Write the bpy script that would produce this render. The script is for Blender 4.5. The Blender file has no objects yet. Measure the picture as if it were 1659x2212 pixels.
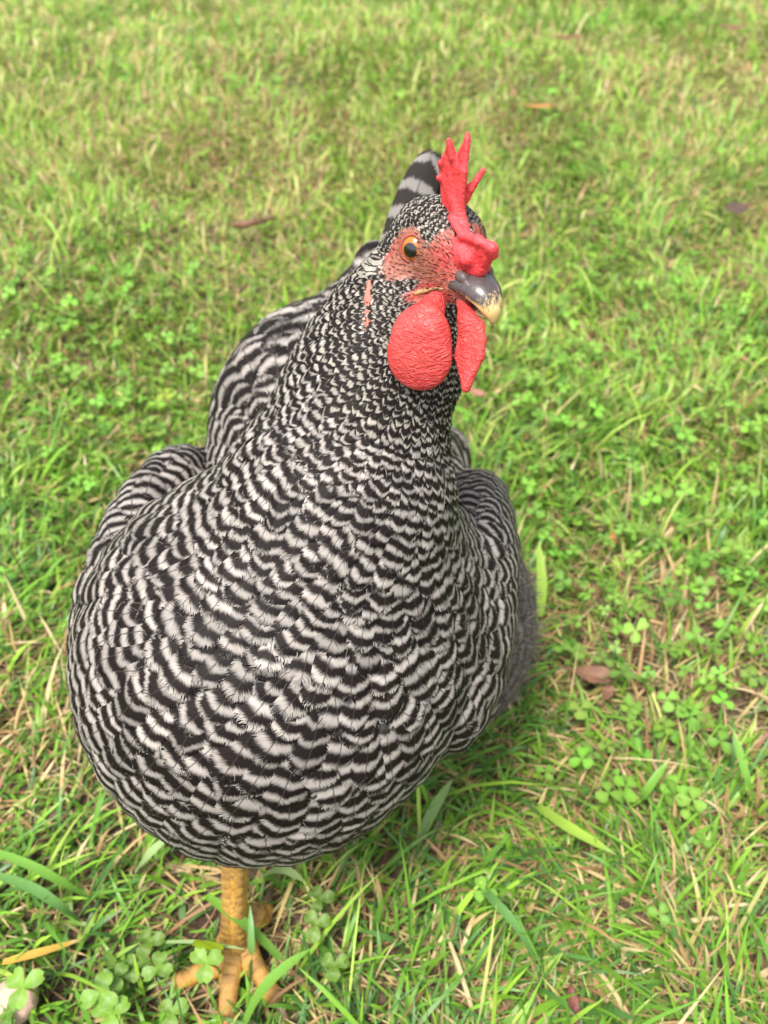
import bpy, bmesh, math, random, heapq
import numpy as np
from mathutils import Vector, Matrix

# ------------------------------------------------------------------ camera, sky, sun, exposure
S = bpy.context.scene
COL = S.collection
rng = np.random.default_rng(7)
random.seed(7)
R = math.radians

PITCH, CAM_H, FPX = 43.0, 0.50, 1841.0        # depression, height, focal length in px of a 1659x2212 picture
cam_data = bpy.data.cameras.new('camera')
cam = bpy.data.objects.new('camera', cam_data)
COL.objects.link(cam)
cam.location = (0, 0, CAM_H)
cam.rotation_euler = (R(90 - PITCH), 0, 0)
cam_data.sensor_fit = 'VERTICAL'
cam_data.sensor_height = 36.0
cam_data.sensor_width = 27.0
cam_data.lens = 36.0 * FPX / 2212.0
cam_data.clip_start = 0.01
cam_data.clip_end = 500
cam_data.dof.use_dof = True
cam_data.dof.focus_distance = 0.305
cam_data.dof.aperture_fstop = 12.5
S.camera = cam

W = bpy.data.worlds.new('World')
S.world = W
W.use_nodes = True
wn = W.node_tree
bg = wn.nodes['Background']
sky = wn.nodes.new('ShaderNodeTexSky')
sky.sky_type = 'NISHITA'
sky.sun_disc = False
sky.sun_elevation = R(66)
sky.sun_rotation = R(215)
sky.dust_density = 3.0
hsv = wn.nodes.new('ShaderNodeHueSaturation')
hsv.inputs['Saturation'].default_value = 0.30
wn.links.new(sky.outputs[0], hsv.inputs['Color'])
wn.links.new(hsv.outputs[0], bg.inputs[0])
bg.inputs[1].default_value = 0.085

sun_data = bpy.data.lights.new('sun', 'SUN')
sun = bpy.data.objects.new('sun', sun_data)
COL.objects.link(sun)
sun_data.energy = 1.5
sun_data.angle = R(14)
sun_data.color = (1.0, 0.95, 0.87)
# light comes from the rear left of the camera, high up
_d = Vector((math.sin(R(215)) * math.cos(R(66)), math.cos(R(215)) * math.cos(R(66)), math.sin(R(66))))
sun.rotation_euler = (_d).to_track_quat('Z', 'Y').to_euler()

S.view_settings.view_transform = 'Standard'
S.view_settings.look = 'None'
S.view_settings.exposure = 1.88
S.view_settings.gamma = 1
S.render.film_transparent = False
S.cycles.max_bounces = 6
S.cycles.transparent_max_bounces = 24
S.cycles.diffuse_bounces = 3
S.cycles.glossy_bounces = 2

# ------------------------------------------------------------------ helpers
th = R(PITCH)
CC = np.array([0, 0, CAM_H])
CF = np.array([0, math.cos(th), -math.sin(th)])
CU = np.array([0, math.sin(th), math.cos(th)])
CR = np.array([1.0, 0, 0])


def at(px, py, d):
    return CC + d * (CF + (px - 829.5) / FPX * CR + (1106 - py) / FPX * CU)


def project(p):
    q = np.asarray(p, float) - CC
    d = q @ CF
    return 829.5 + FPX * (q @ CR) / d, 1106 - FPX * (q @ CU) / d, d


def mesh_np(name, v, f, uv=None, attrs=None, smooth=True, cols=None):
    """mesh from numpy arrays; f is (n,3) or (n,4) or a list of such arrays"""
    me = bpy.data.meshes.new(name)
    fl = f if isinstance(f, list) else [f]
    fl = [np.asarray(a, np.int32) for a in fl if len(a)]
    v = np.asarray(v, np.float32)
    me.vertices.add(len(v))
    me.vertices.foreach_set('co', v.ravel())
    loops = np.concatenate([a.ravel() for a in fl])
    sizes = np.concatenate([np.full(len(a), a.shape[1], np.int32) for a in fl])
    starts = np.concatenate([[0], np.cumsum(sizes)[:-1]]).astype(np.int32)
    me.loops.add(len(loops))
    me.loops.foreach_set('vertex_index', loops)
    me.polygons.add(len(sizes))
    me.polygons.foreach_set('loop_start', starts)
    if uv is not None:
        l = me.uv_layers.new(name='UVMap')
        l.data.foreach_set('uv', np.asarray(uv, np.float32)[loops].ravel())
    for k, a in (attrs or {}).items():
        at_ = me.attributes.new(k, 'FLOAT', 'POINT')
        at_.data.foreach_set('value', np.asarray(a, np.float32))
    if cols is not None:
        at_ = me.attributes.new('col', 'FLOAT_COLOR', 'POINT')
        c4 = np.ones((len(v), 4), np.float32)
        c4[:, :3] = cols
        at_.data.foreach_set('color', c4.ravel())
    me.polygons.foreach_set('use_smooth', np.full(len(sizes), smooth))
    me.update(calc_edges=True)
    return me


def link(name, me, mat, parent=None):
    o = bpy.data.objects.new(name, me)
    COL.objects.link(o)
    if me is not None and mat is not None:
        me.materials.clear()
        me.materials.append(mat)
    if parent is not None:
        o.parent = parent
    return o


def tag(o, label=None, cat=None, group=None, kind=None):
    if label: o['label'] = label
    if cat: o['category'] = cat
    if group: o['group'] = group
    if kind: o['kind'] = kind
    return o


def empty(name, loc=(0, 0, 0)):
    o = bpy.data.objects.new(name, None)
    COL.objects.link(o)
    o.location = loc
    o.empty_display_size = 0.02
    return o


# ---- node helper
class NT:
    def __init__(s, name):
        s.m = bpy.data.materials.new(name)
        s.m.use_nodes = True
        s.t = s.m.node_tree
        s.b = s.t.nodes['Principled BSDF']
        s.out = s.t.nodes['Material Output']

    def n(s, typ, ins=None, **kw):
        nd = s.t.nodes.new(typ)
        for k, v in kw.items(): setattr(nd, k, v)
        for k, v in (ins or {}).items(): s.set(nd, k, v)
        return nd

    def set(s, nd, k, v):
        if isinstance(v, bpy.types.NodeSocket): s.t.links.new(v, nd.inputs[k])
        elif isinstance(v, bpy.types.Node): s.t.links.new(v.outputs[0], nd.inputs[k])
        else: nd.inputs[k].default_value = v

    def math(s, op, a, b=None, c=None, clamp=False):
        nd = s.n('ShaderNodeMath', operation=op, use_clamp=clamp)
        s.set(nd, 0, a)
        if b is not None: s.set(nd, 1, b)
        if c is not None: s.set(nd, 2, c)
        return nd.outputs[0]

    def sstep(s, x, lo, hi):
        nd = s.n('ShaderNodeMapRange', interpolation_type='SMOOTHSTEP')
        s.set(nd, 'Value', x); s.set(nd, 'From Min', lo); s.set(nd, 'From Max', hi)
        return nd.outputs[0]

    def attr(s, name):
        return s.n('ShaderNodeAttribute', attribute_name=name).outputs['Fac']

    def mix(s, f, a, b, blend='MIX'):
        nd = s.n('ShaderNodeMix', data_type='RGBA', blend_type=blend)
        s.set(nd, 0, f); s.set(nd, 6, a); s.set(nd, 7, b)
        return nd.outputs[2]

    def noise(s, vec=None, scale=5, detail=2, rough=.5, dist=0):
        nd = s.n('ShaderNodeTexNoise', {'Scale': scale, 'Detail': detail, 'Roughness': rough, 'Distortion': dist})
        if vec is not None: s.set(nd, 'Vector', vec)
        return nd.outputs['Fac']

    def comb(s, x, y, z):
        nd = s.n('ShaderNodeCombineXYZ')
        s.set(nd, 0, x); s.set(nd, 1, y); s.set(nd, 2, z)
        return nd.outputs[0]

    def ramp(s, f, stops):
        nd = s.n('ShaderNodeValToRGB')
        s.set(nd, 0, f)
        e = nd.color_ramp.elements
        while len(e) < len(stops): e.new(0.5)
        for i, (p, c) in enumerate(stops):
            e[i].position = p
            e[i].color = (*c, 1)
        return nd.outputs[0]

    def bump(s, h, strength=.3, dist=.001):
        nd = s.n('ShaderNodeBump', {'Strength': strength, 'Distance': dist, 'Height': h})
        s.set(s.b, 'Normal', nd)
        return nd

    def obj(s):
        return s.n('ShaderNodeTexCoord').outputs['Object']


def rgb(r, g, b):
    return (r, g, b, 1.0)


# ---- signed distance modelling
def smooth_path(pts, n):
    """Catmull-Rom through pts"""
    p = np.asarray(pts, float)
    q = np.vstack([2 * p[0] - p[1], p, 2 * p[-1] - p[-2]])
    t = np.linspace(0, len(p) - 1 - 1e-6, n)
    i = t.astype(int); u = (t - i)[:, None]
    a, b, c, d = q[i], q[i + 1], q[i + 2], q[i + 3]
    return .5 * (2 * b + (c - a) * u + (2 * a - 5 * b + 4 * c - d) * u ** 2 + (3 * b - a - 3 * c + d) * u ** 3)


def smin(a, b, k):
    h = np.clip(.5 + .5 * (b - a) / k, 0, 1)
    return b + (a - b) * h - k * h * (1 - h)


class Ell:
    def __init__(s, c, rad, M=None):
        s.c = np.asarray(c, np.float32)
        s.r = np.asarray(rad, np.float32)
        s.M = np.eye(3, dtype=np.float32) if M is None else np.asarray(M, np.float32)   # rows = axes

    def __call__(s, p):
        q = (p - s.c) @ s.M.T
        k0 = np.linalg.norm(q / s.r, axis=-1)
        k1 = np.linalg.norm(q / (s.r * s.r), axis=-1) + 1e-9
        return k0 * (k0 - 1) / k1


class Cap:
    """capsule with a radius at each end"""
    def __init__(s, a, b, ra, rb):
        s.a = np.asarray(a, np.float32); s.b = np.asarray(b, np.float32); s.ra = ra; s.rb = rb

    def __call__(s, p):
        ba = s.b - s.a
        h = float(np.linalg.norm(ba)); ax = ba / h
        w = p - s.a
        y = w @ ax
        x = np.sqrt(np.maximum((w * w).sum(-1) - y * y, 0))
        b = min(max((s.ra - s.rb) / h, -.99), .99); a = math.sqrt(1 - b * b)
        k = a * y - b * x
        return np.where(k < 0, np.sqrt(x * x + y * y) - s.ra,
                        np.where(k > a * h, np.sqrt(x * x + (y - h) ** 2) - s.rb, x * a + y * b - s.ra))


class Chain:
    """one tapered limb through points with a radius at each"""
    def __init__(s, pts, rad, n=26):
        s.p = smooth_path(pts, n).astype(np.float32)
        s.r = np.interp(np.linspace(0, len(pts) - 1, n), range(len(pts)), rad)

    def __call__(s, p):
        d = None
        for i in range(len(s.p) - 1):
            e = Cap(s.p[i], s.p[i + 1], s.r[i], s.r[i + 1])(p)
            d = e if d is None else np.minimum(d, e)
        return d


class Tri:
    """rounded triangle plate"""
    def __init__(s, a, b, c, r):
        s.p = [np.asarray(x, np.float32) for x in (a, b, c)]
        s.r = r

    def __call__(s, p):
        a, b, c = s.p
        n = np.cross(b - a, c - a); n = n / np.linalg.norm(n)
        inside = np.ones(p.shape[:-1], bool)
        d = np.full(p.shape[:-1], 9., np.float32)
        for e0, e1 in ((a, b), (b, c), (c, a)):
            e = e1 - e0
            w = p - e0
            inside &= (w @ np.cross(n, e)) >= 0
            t = np.clip((w @ e) / (e @ e), 0, 1)
            d = np.minimum(d, np.linalg.norm(w - t[..., None] * e, axis=-1))
        return np.where(inside, np.abs((p - a) @ n), d) - s.r


class SDF:
    def __init__(s, items):
        s.items = items          # (primitive, k)

    def __call__(s, p):
        p = np.asarray(p, np.float32)
        d = None
        for pr, k in s.items:
            e = pr(p)
            d = e if d is None else smin(d, e, k)
        return d

    def grad(s, p, e=.0006):
        p = np.asarray(p, np.float32)
        g = np.stack([s(p + np.array(v, np.float32) * e) - s(p - np.array(v, np.float32) * e)
                      for v in ((1, 0, 0), (0, 1, 0), (0, 0, 1))], -1)
        return g / (np.linalg.norm(g, axis=-1, keepdims=True) + 1e-9)

    def snap(s, p, off, it=3):
        for _ in range(it):
            p = p - s.grad(p) * (s(p) - off)[..., None]
        return p


def surface_nets(sdf, lo, hi, h, project_it=2):
    """mesh of the zero level; coarse pass first, fine values only near the surface"""
    lo = np.asarray(lo, np.float64); hi = np.asarray(hi, np.float64)
    B = 4
    nb = np.ceil((hi - lo) / (h * B)).astype(int) + 1
    g = [lo[i] + (np.arange(nb[i]) + .5) * h * B for i in range(3)]
    P = np.stack(np.meshgrid(*g, indexing='ij'), -1).astype(np.float32)
    c = sdf(P.reshape(-1, 3)).reshape(nb)
    near = np.abs(c) < h * B * 1.6
    D = np.repeat(np.repeat(np.repeat(c, B, 0), B, 1), B, 2).astype(np.float32)
    bi = np.argwhere(near)
    o = np.stack(np.meshgrid(*[np.arange(B)] * 3, indexing='ij'), -1).reshape(-1, 3)
    for s0 in range(0, len(bi), 20000):
        ix = (bi[s0:s0 + 20000, None] * B + o[None]).reshape(-1, 3)
        D[ix[:, 0], ix[:, 1], ix[:, 2]] = sdf((lo + ix * h).astype(np.float32))
    s = D < 0
    n = np.array(D.shape)
    cnt = np.zeros(n - 1, np.int8)
    for dx in (0, 1):
        for dy in (0, 1):
            for dz in (0, 1):
                cnt += s[dx:n[0] - 1 + dx, dy:n[1] - 1 + dy, dz:n[2] - 1 + dz]
    act = np.argwhere((cnt > 0) & (cnt < 8))
    idx = np.full(n - 1, -1, np.int32)
    idx[act[:, 0], act[:, 1], act[:, 2]] = np.arange(len(act))
    acc = np.zeros((len(act), 3)); num = np.zeros(len(act))
    for ax in range(3):
        for a in (0, 1):
            for b in (0, 1):
                o0 = np.zeros(3, int); o0[(ax + 1) % 3] = a; o0[(ax + 2) % 3] = b
                o1 = o0.copy(); o1[ax] = 1
                i0 = act + o0; i1 = act + o1
                d0 = D[i0[:, 0], i0[:, 1], i0[:, 2]]; d1 = D[i1[:, 0], i1[:, 1], i1[:, 2]]
                m = (d0 < 0) != (d1 < 0)
                t = np.where(m, d0 / np.where(m, d0 - d1, 1), 0)
                acc += np.where(m[:, None], i0 + t[:, None] * (o1 - o0), 0)
                num += m
    V = lo + acc / num[:, None] * h
    F = []
    for ax in range(3):
        b_, c_ = (ax + 1) % 3, (ax + 2) % 3
        sl0 = [slice(None)] * 3; sl1 = [slice(None)] * 3
        sl0[ax] = slice(0, n[ax] - 1); sl1[ax] = slice(1, n[ax])
        for q in (b_, c_):
            sl0[q] = slice(1, n[q] - 1); sl1[q] = slice(1, n[q] - 1)
        A = s[tuple(sl0)]; Bm = s[tuple(sl1)]
        e = np.argwhere(A != Bm)
        fl = A[e[:, 0], e[:, 1], e[:, 2]]
        e[:, b_] += 1; e[:, c_] += 1
        qs = []
        for (x, y) in ((-1, -1), (0, -1), (0, 0), (-1, 0)):
            k = e.copy(); k[:, b_] += x; k[:, c_] += y
            qs.append(idx[k[:, 0], k[:, 1], k[:, 2]])
        q = np.stack(qs, -1)
        q[~fl] = q[~fl][:, ::-1]
        F.append(q)
    F = np.concatenate(F)
    F = F[(F >= 0).all(1)]
    V = V.astype(np.float32)
    if project_it: V = sdf.snap(V, np.zeros(len(V), np.float32), project_it)
    return V, F


def lofted(rings, cap=True):
    """rings: list of (k,3) arrays"""
    k = len(rings[0])
    v = np.concatenate(rings)
    f = []
    for i in range(len(rings) - 1):
        for j in range(k):
            a = i * k + j; b = i * k + (j + 1) % k
            f.append((a, b, b + k, a + k))
    t = []
    if cap:
        v = np.concatenate([v, [rings[0].mean(0)], [rings[-1].mean(0)]])
        n0 = len(v) - 2
        for j in range(k):
            t.append((n0, (j + 1) % k, j))
            b = (len(rings) - 1) * k
            t.append((n0 + 1, b + j, b + (j + 1) % k))
    return v, [np.array(f), np.array(t)] if cap else [np.array(f)]


def tube(pts, rad, k=12, up=(0, 0, 1), flat=1.0):
    """tapered tube along pts; flat squashes it along the up side"""
    pts = np.asarray(pts, float)
    rings = []
    tg = np.gradient(pts, axis=0)
    up = np.asarray(up, float)
    for p, t, r in zip(pts, tg, rad):
        t = t / np.linalg.norm(t)
        sd = np.cross(t, up); sd /= np.linalg.norm(sd) + 1e-9
        uu = np.cross(sd, t)
        a = np.linspace(0, 2 * np.pi, k, endpoint=False)
        rings.append(p + r * (np.cos(a)[:, None] * sd + flat * np.sin(a)[:, None] * uu))
    return lofted(rings)


# ------------------------------------------------------------------ ground, lawn, clover, straw
def ground_material():
    n = NT('soil_and_thatch')
    o = n.obj()
    a = n.noise(o, 3.0, 4, .6)
    b = n.noise(o, 60, 4, .7)
    c_ = n.noise(o, 350, 3, .7)
    soil = n.mix(n.sstep(b, .35, .65), rgb(.045, .028, .017), rgb(.11, .072, .042))
    soil = n.mix(n.math('MULTIPLY', n.sstep(c_, .55, .7), .7), soil, rgb(.25, .17, .09))
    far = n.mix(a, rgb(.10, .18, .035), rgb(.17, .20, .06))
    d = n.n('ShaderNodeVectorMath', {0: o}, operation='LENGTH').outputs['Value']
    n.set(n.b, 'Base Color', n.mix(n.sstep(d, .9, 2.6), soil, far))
    n.set(n.b, 'Roughness', .95)
    n.bump(n.math('ADD', b, c_), .8, .004)
    return n.m


def leaf_material(name, trans=.26, rough=.42, spec=.35, vein=True):
    n = NT(name)
    at_ = n.n('ShaderNodeAttribute', attribute_name='col')
    o = n.obj()
    v = n.noise(o, 900, 2, .6)
    col = n.mix(1.0, at_.outputs['Color'], n.n('ShaderNodeCombineColor', {0: n.math('MULTIPLY_ADD', v, .5, .75), 1: n.math('MULTIPLY_ADD', v, .4, .8), 2: n.math('MULTIPLY_ADD', v, .5, .75)}).outputs[0], 'MULTIPLY')
    n.set(n.b, 'Base Color', col)
    n.set(n.b, 'Roughness', rough)
    n.set(n.b, 'Specular IOR Level', spec)
    tr = n.n('ShaderNodeBsdfTranslucent', {'Color': col})
    mx = n.n('ShaderNodeMixShader', {0: trans, 1: n.b.outputs[0], 2: tr.outputs[0]})
    n.t.links.new(mx.outputs[0], n.out.inputs[0])
    return n.m


M_GROUND = ground_material()
M_GRASS = leaf_material('grass_blade')
M_STRAW = leaf_material('dry_straw', .15, .6, .25)
M_CLOVER = leaf_material('clover_leaf', .3, .5, .3)


def value_noise(x, y, scale, seed):
    g = np.random.default_rng(seed).random((64, 64))
    X, Y = x * scale + 1000, y * scale + 1000
    i, j = np.floor(X).astype(int), np.floor(Y).astype(int)
    u, v = X - i, Y - j
    u = u * u * (3 - 2 * u); v = v * v * (3 - 2 * v)
    i0, j0, i1, j1 = i % 64, j % 64, (i + 1) % 64, (j + 1) % 64
    return (g[i0, j0] * (1 - u) + g[i1, j0] * u) * (1 - v) + (g[i0, j1] * (1 - u) + g[i1, j1] * u) * v


def rise(x, y):
    """gentle unevenness of the lawn, flat under the hen"""
    k = np.clip((np.hypot(x + .03, y - .25) - .25) / .6, 0, 1)
    return k * ((value_noise(x, y, 1.7, 3) - .5) * .05 + (value_noise(x, y, 6, 4) - .5) * .012)


gx = np.concatenate([[-120, -30, -8], np.linspace(-4, 4, 161), [8, 30, 120]])
gy = np.concatenate([[-120, -30, -8], np.linspace(-2, 6, 161), [12, 40, 160]])
GX, GY = np.meshgrid(gx, gy, indexing='ij')
gv = np.stack([GX, GY, rise(GX, GY)], -1).reshape(-1, 3)
gi = np.arange(len(gx) * len(gy)).reshape(len(gx), len(gy))
gq = np.stack([gi[:-1, :-1], gi[1:, :-1], gi[1:, 1:], gi[:-1, 1:]], -1).reshape(-1, 4)
tag(link('ground', mesh_np('ground', gv, gq), M_GROUND), 'brown soil and thatch under the lawn', kind='structure')


def scatter(density, y0, y1, margin, outer=0):
    """points in the strip the picture could see, with a margin at the sides"""
    hw = lambda y: margin + .22 + .47 * np.maximum(y, 0)
    xm = hw(y1)
    n = int(density * 2 * xm * (y1 - y0))
    x = rng.uniform(-xm, xm, n); y = rng.uniform(y0, y1, n)
    k = np.abs(x) < hw(y)
    if outer: k &= np.abs(x) > outer + .20 + .47 * np.maximum(y, 0)
    return x[k], y[k]


def blades(x, y, ln, wd, az, lean, droop, cols_root, cols_tip, seg=4, twist=.6):
    """flat tapered blades as one array: position, length, width, heading, lean from upright, droop"""
    n = len(x)
    t = np.linspace(0, 1, seg + 1)
    ds = ln[:, None] / seg
    a = lean[:, None] + droop[:, None] * (t[None, :-1] + .5 / seg) ** 1.4
    hz = np.concatenate([np.zeros((n, 1)), np.cumsum(np.sin(a) * ds, 1)], 1)
    vz = np.concatenate([np.zeros((n, 1)), np.cumsum(np.cos(a) * ds, 1)], 1)
    vz = np.maximum(vz, .0012)
    dx, dy = np.cos(az)[:, None], np.sin(az)[:, None]
    z0 = rise(x, y)[:, None]
    C3 = np.stack([x[:, None] + hz * dx, y[:, None] + hz * dy, z0 + vz], -1)
    w = wd[:, None] * .5 * np.interp(t, [0, .15, .6, .85, 1], [.62, .95, 1, .62, .03])[None]
    tw = rng.normal(0, twist, n)[:, None] * (t[None] - .2)
    sx, sy = -np.sin(az)[:, None], np.cos(az)[:, None]
    # side vector turns a little out of the horizontal
    sv = np.stack([sx * np.cos(tw), sy * np.cos(tw), np.sin(tw)], -1)
    Lf, Rt = C3 - sv * w[..., None], C3 + sv * w[..., None]
    # a shallow keel
    V = np.stack([Lf[:, :-1], Rt[:, :-1]], 2).reshape(n, -1, 3)
    V = np.concatenate([V, C3[:, -1:]], 1)
    k = 2 * seg + 1
    q = np.array([(2 * i, 2 * i + 1, 2 * i + 3, 2 * i + 2) for i in range(seg - 1)])
    tr = np.array([(2 * seg - 2, 2 * seg - 1, 2 * seg)])
    base = (np.arange(n) * k)[:, None, None]
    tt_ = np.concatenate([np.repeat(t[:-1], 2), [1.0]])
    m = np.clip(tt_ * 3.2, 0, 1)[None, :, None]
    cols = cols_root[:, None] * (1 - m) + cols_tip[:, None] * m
    return V.reshape(-1, 3), (base + q[None]).reshape(-1, 4), (base + tr[None]).reshape(-1, 3), cols.reshape(-1, 3)


def join_blades(name, sets, mat):
    V, Q, T, Cc, o = [], [], [], [], 0
    for v, q, t, c_ in sets:
        V.append(v); Q.append(q + o); T.append(t + o); Cc.append(c_); o += len(v)
    me = mesh_np(name, np.concatenate(V), [np.concatenate(Q), np.concatenate(T)], cols=np.concatenate(Cc))
    return link(name, me, mat)


G_COL = np.array([(.165, .345, .030), (.115, .265, .032), (.250, .420, .045), (.075, .185, .038), (.340, .470, .085), (.45, .47, .15)])
S_COL = np.array([(.52, .37, .17), (.42, .26, .12), (.60, .47, .26), (.30, .17, .085), (.48, .40, .16)])
FEET = np.array([(-.088, .185), (-.008, .345)])


def grass_set(density, y0, y1, margin, lmin, lmax, wmin, wmax, wide=1.0, outer=0):
    x, y = scatter(density, y0, y1, margin, outer)
    p = value_noise(x, y, 5, 11) * .6 + value_noise(x, y, 17, 12) * .4
    k = rng.random(len(x)) < .45 + .85 * p
    x, y, p = x[k], y[k], p[k]
    n = len(x)
    fd = np.min([np.hypot(x - f[0], y - f[1]) for f in FEET], 0)
    tuft = value_noise(x, y, 7, 13)
    ln = rng.uniform(lmin, lmax, n) * (.65 + .7 * tuft)
    ln = ln * (1 + (rng.random(n) < .07) * rng.uniform(.4, 1.3, n))
    ln = np.where(fd < .04, ln * .75, ln)
    wd = rng.uniform(wmin, wmax, n) * wide * (1 + (rng.random(n) < .06) * .9)
    az = rng.uniform(0, 2 * np.pi, n) + .0
    # neighbours lean the same way
    az = np.where(rng.random(n) < .55, value_noise(x, y, 4, 14) * 2 * np.pi * 2 + rng.normal(0, .6, n), az)
    lean = np.abs(rng.normal(.72, .45, n)).clip(0, 1.45)
    droop = np.abs(rng.normal(.85, .5, n))
    yel = value_noise(x, y, 2.3, 15) * .6 + rng.random(n) * .55 + .52 * np.clip((y - .25) / 1.2, 0, 1) - .18  # patchy yellowing, plus distance haze put into the colour: far paler, near darker
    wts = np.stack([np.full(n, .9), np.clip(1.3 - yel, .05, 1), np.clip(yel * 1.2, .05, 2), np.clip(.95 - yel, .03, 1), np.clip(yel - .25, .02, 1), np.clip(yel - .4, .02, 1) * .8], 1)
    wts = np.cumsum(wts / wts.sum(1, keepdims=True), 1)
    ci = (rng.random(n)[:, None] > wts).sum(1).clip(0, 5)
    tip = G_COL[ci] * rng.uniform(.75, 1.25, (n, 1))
    dead = rng.random(n) < .04 + .24 * value_noise(x, y, 6, 16) ** 1.5 + .10 * np.clip((y - .5) / 1.3, 0, 1)
    tip[dead] = S_COL[rng.integers(0, 5, dead.sum())]
    root = tip * .65 + np.array([.22, .20, .09]) * .3  # some tan at the root; shade between blades put in as darker colour
    patch = np.hypot((x - .250) / 1.5, y - .375) < .055 * (1 + rng.random(n))
    k = ~((fd < .034) & (rng.random(n) < .55)) & ~(patch & (rng.random(n) < .75))
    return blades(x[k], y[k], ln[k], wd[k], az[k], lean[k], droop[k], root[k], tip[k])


def straw_set(density, y0, y1, margin, wide=1.0):
    x, y = scatter(density, y0, y1, margin)
    k = rng.random(len(x)) < .25 + .9 * value_noise(x, y, 6, 16) + 1.0 * (np.hypot((x - .250) / 1.5, y - .375) < .08)
    x, y = x[k], y[k]
    n = len(x)
    c_ = S_COL[rng.integers(0, 5, n)] * rng.uniform(.45, 1.05, (n, 1))
    return blades(x, y, rng.uniform(.012, .045, n), rng.uniform(.0006, .0017, n) * wide, rng.uniform(0, 6.283, n),
                  rng.uniform(1.0, 1.55, n), rng.normal(.15, .25, n), c_, c_, 3, .3)


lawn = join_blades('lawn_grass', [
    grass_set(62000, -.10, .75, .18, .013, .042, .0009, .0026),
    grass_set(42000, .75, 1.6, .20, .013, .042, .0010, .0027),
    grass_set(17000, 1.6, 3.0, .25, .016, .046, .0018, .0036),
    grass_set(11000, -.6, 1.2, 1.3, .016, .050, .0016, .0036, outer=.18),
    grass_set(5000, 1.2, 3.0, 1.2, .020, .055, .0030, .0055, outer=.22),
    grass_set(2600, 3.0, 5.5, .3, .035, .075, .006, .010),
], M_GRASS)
tag(lawn, 'short green lawn grass with uneven tufts', 'grass', kind='stuff')
straw = join_blades('dry_straw', [straw_set(30000, -.10, .75, .18), straw_set(20000, .75, 1.8, .2, 1.3), straw_set(5000, 1.8, 3.0, .2, 2.2)], M_STRAW)
tag(straw, 'dry tan straw and thatch lying between the grass blades', 'straw', kind='stuff')


# ---- clover: three leaflets on a stalk
def leaflet(seg=8):
    """unit leaflet from the stalk at 0 out to 1, notched tip, folded a little along the midrib"""
    pr = [(0, 0), (.22, .20), (.5, .40), (.78, .43), (.97, .24), (.93, 0), (.97, -.24), (.78, -.43), (.5, -.40), (.22, -.20)]
    v = [(x, y, abs(y) * .30 - x * x * .10) for x, y in pr] + [(.55, 0, -.03)]
    f = [(10, i, (i + 1) % 10) for i in range(10)]
    return np.array(v), np.array(f)


LV, LF = leaflet()


def clover_arrays(x, y, hgt, size, seed=0):
    n = len(x)
    V, Fq, Cc, o = [], [], [], 0
    z0 = rise(x, y)
    lx, ly = rng.normal(0, .35, n) * hgt, rng.normal(0, .35, n) * hgt
    az0 = rng.uniform(0, 6.283, n)
    tilt_ = rng.normal(0, .28, (n, 2))
    base = np.array([.150, .290, .040]) * rng.uniform(.7, 1.35, (n, 1)) * (1 + rng.normal(0, .08, (n, 3)))
    for j in range(3):
        a = az0 + j * 2.094 + rng.normal(0, .12, n)
        sz = size * rng.uniform(.88, 1.1, n)
        L3 = LV[None] * sz[:, None, None]
        X = L3[..., 0] * np.cos(a)[:, None] - L3[..., 1] * np.sin(a)[:, None]
        Y = L3[..., 0] * np.sin(a)[:, None] + L3[..., 1] * np.cos(a)[:, None]
        Z = L3[..., 2] + X * tilt_[:, :1] + Y * tilt_[:, 1:]
        P = np.stack([X + (x + lx)[:, None], Y + (y + ly)[:, None], Z + (z0 + hgt)[:, None]], -1)
        c_ = np.repeat(base[:, None], 11, 1) * np.where(np.arange(11) == 10, 1.3, 1.0)[None, :, None]
        V.append(P.reshape(-1, 3)); Cc.append(c_.reshape(-1, 3))
        Fq.append(((np.arange(n) * 11)[:, None, None] + LF[None]).reshape(-1, 3) + o); o += n * 11
    # stalks: thin three sided
    sv = []
    for k, (t, w_) in enumerate(((0, .0006), (1, .00045))):
        for b in range(3):
            sv.append(np.stack([x + lx * t + w_ * math.cos(b * 2.094), y + ly * t + w_ * math.sin(b * 2.094), z0 + hgt * t], -1))
    sv = np.stack(sv, 1)
    V.append(sv.reshape(-1, 3)); Cc.append(np.repeat(base * np.array([1.6, 1.25, 1.2]), 6, 0))
    tq = np.array([(0, 1, 4), (0, 4, 3), (1, 2, 5), (1, 5, 4), (2, 0, 3), (2, 3, 5)])
    Fq.append(((np.arange(n) * 6)[:, None, None] + tq[None]).reshape(-1, 3) + o)
    return np.concatenate(V), np.concatenate(Fq), np.concatenate(Cc)


def clover_cover():
    x, y = scatter(5200, -.05, 2.4, .2)
    m = value_noise(x, y, 3.2, 21)
    bias_ = np.where((x > .12) & (y > .25) & (y < .95), .22, 0) + np.where((x < -.05) & (y < .24), .20, 0)
    k = rng.random(len(x)) < np.clip((m + bias_ - .76) * 2.2, .012, .5)
    x, y = x[k], y[k]
    fd = np.min([np.hypot(x - f[0], y - f[1]) for f in FEET], 0)
    k = fd > .035
    x, y = x[k], y[k]
    n = len(x)
    return clover_arrays(x, y, rng.uniform(.014, .038, n), rng.uniform(.0045, .0095, n))


cv, cf, cc = clover_cover()
cl_o = link('clover', mesh_np('clover', cv, cf, cols=cc), M_CLOVER)
tag(cl_o, 'low green clover leaves scattered through the lawn', 'clover', kind='stuff')
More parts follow.
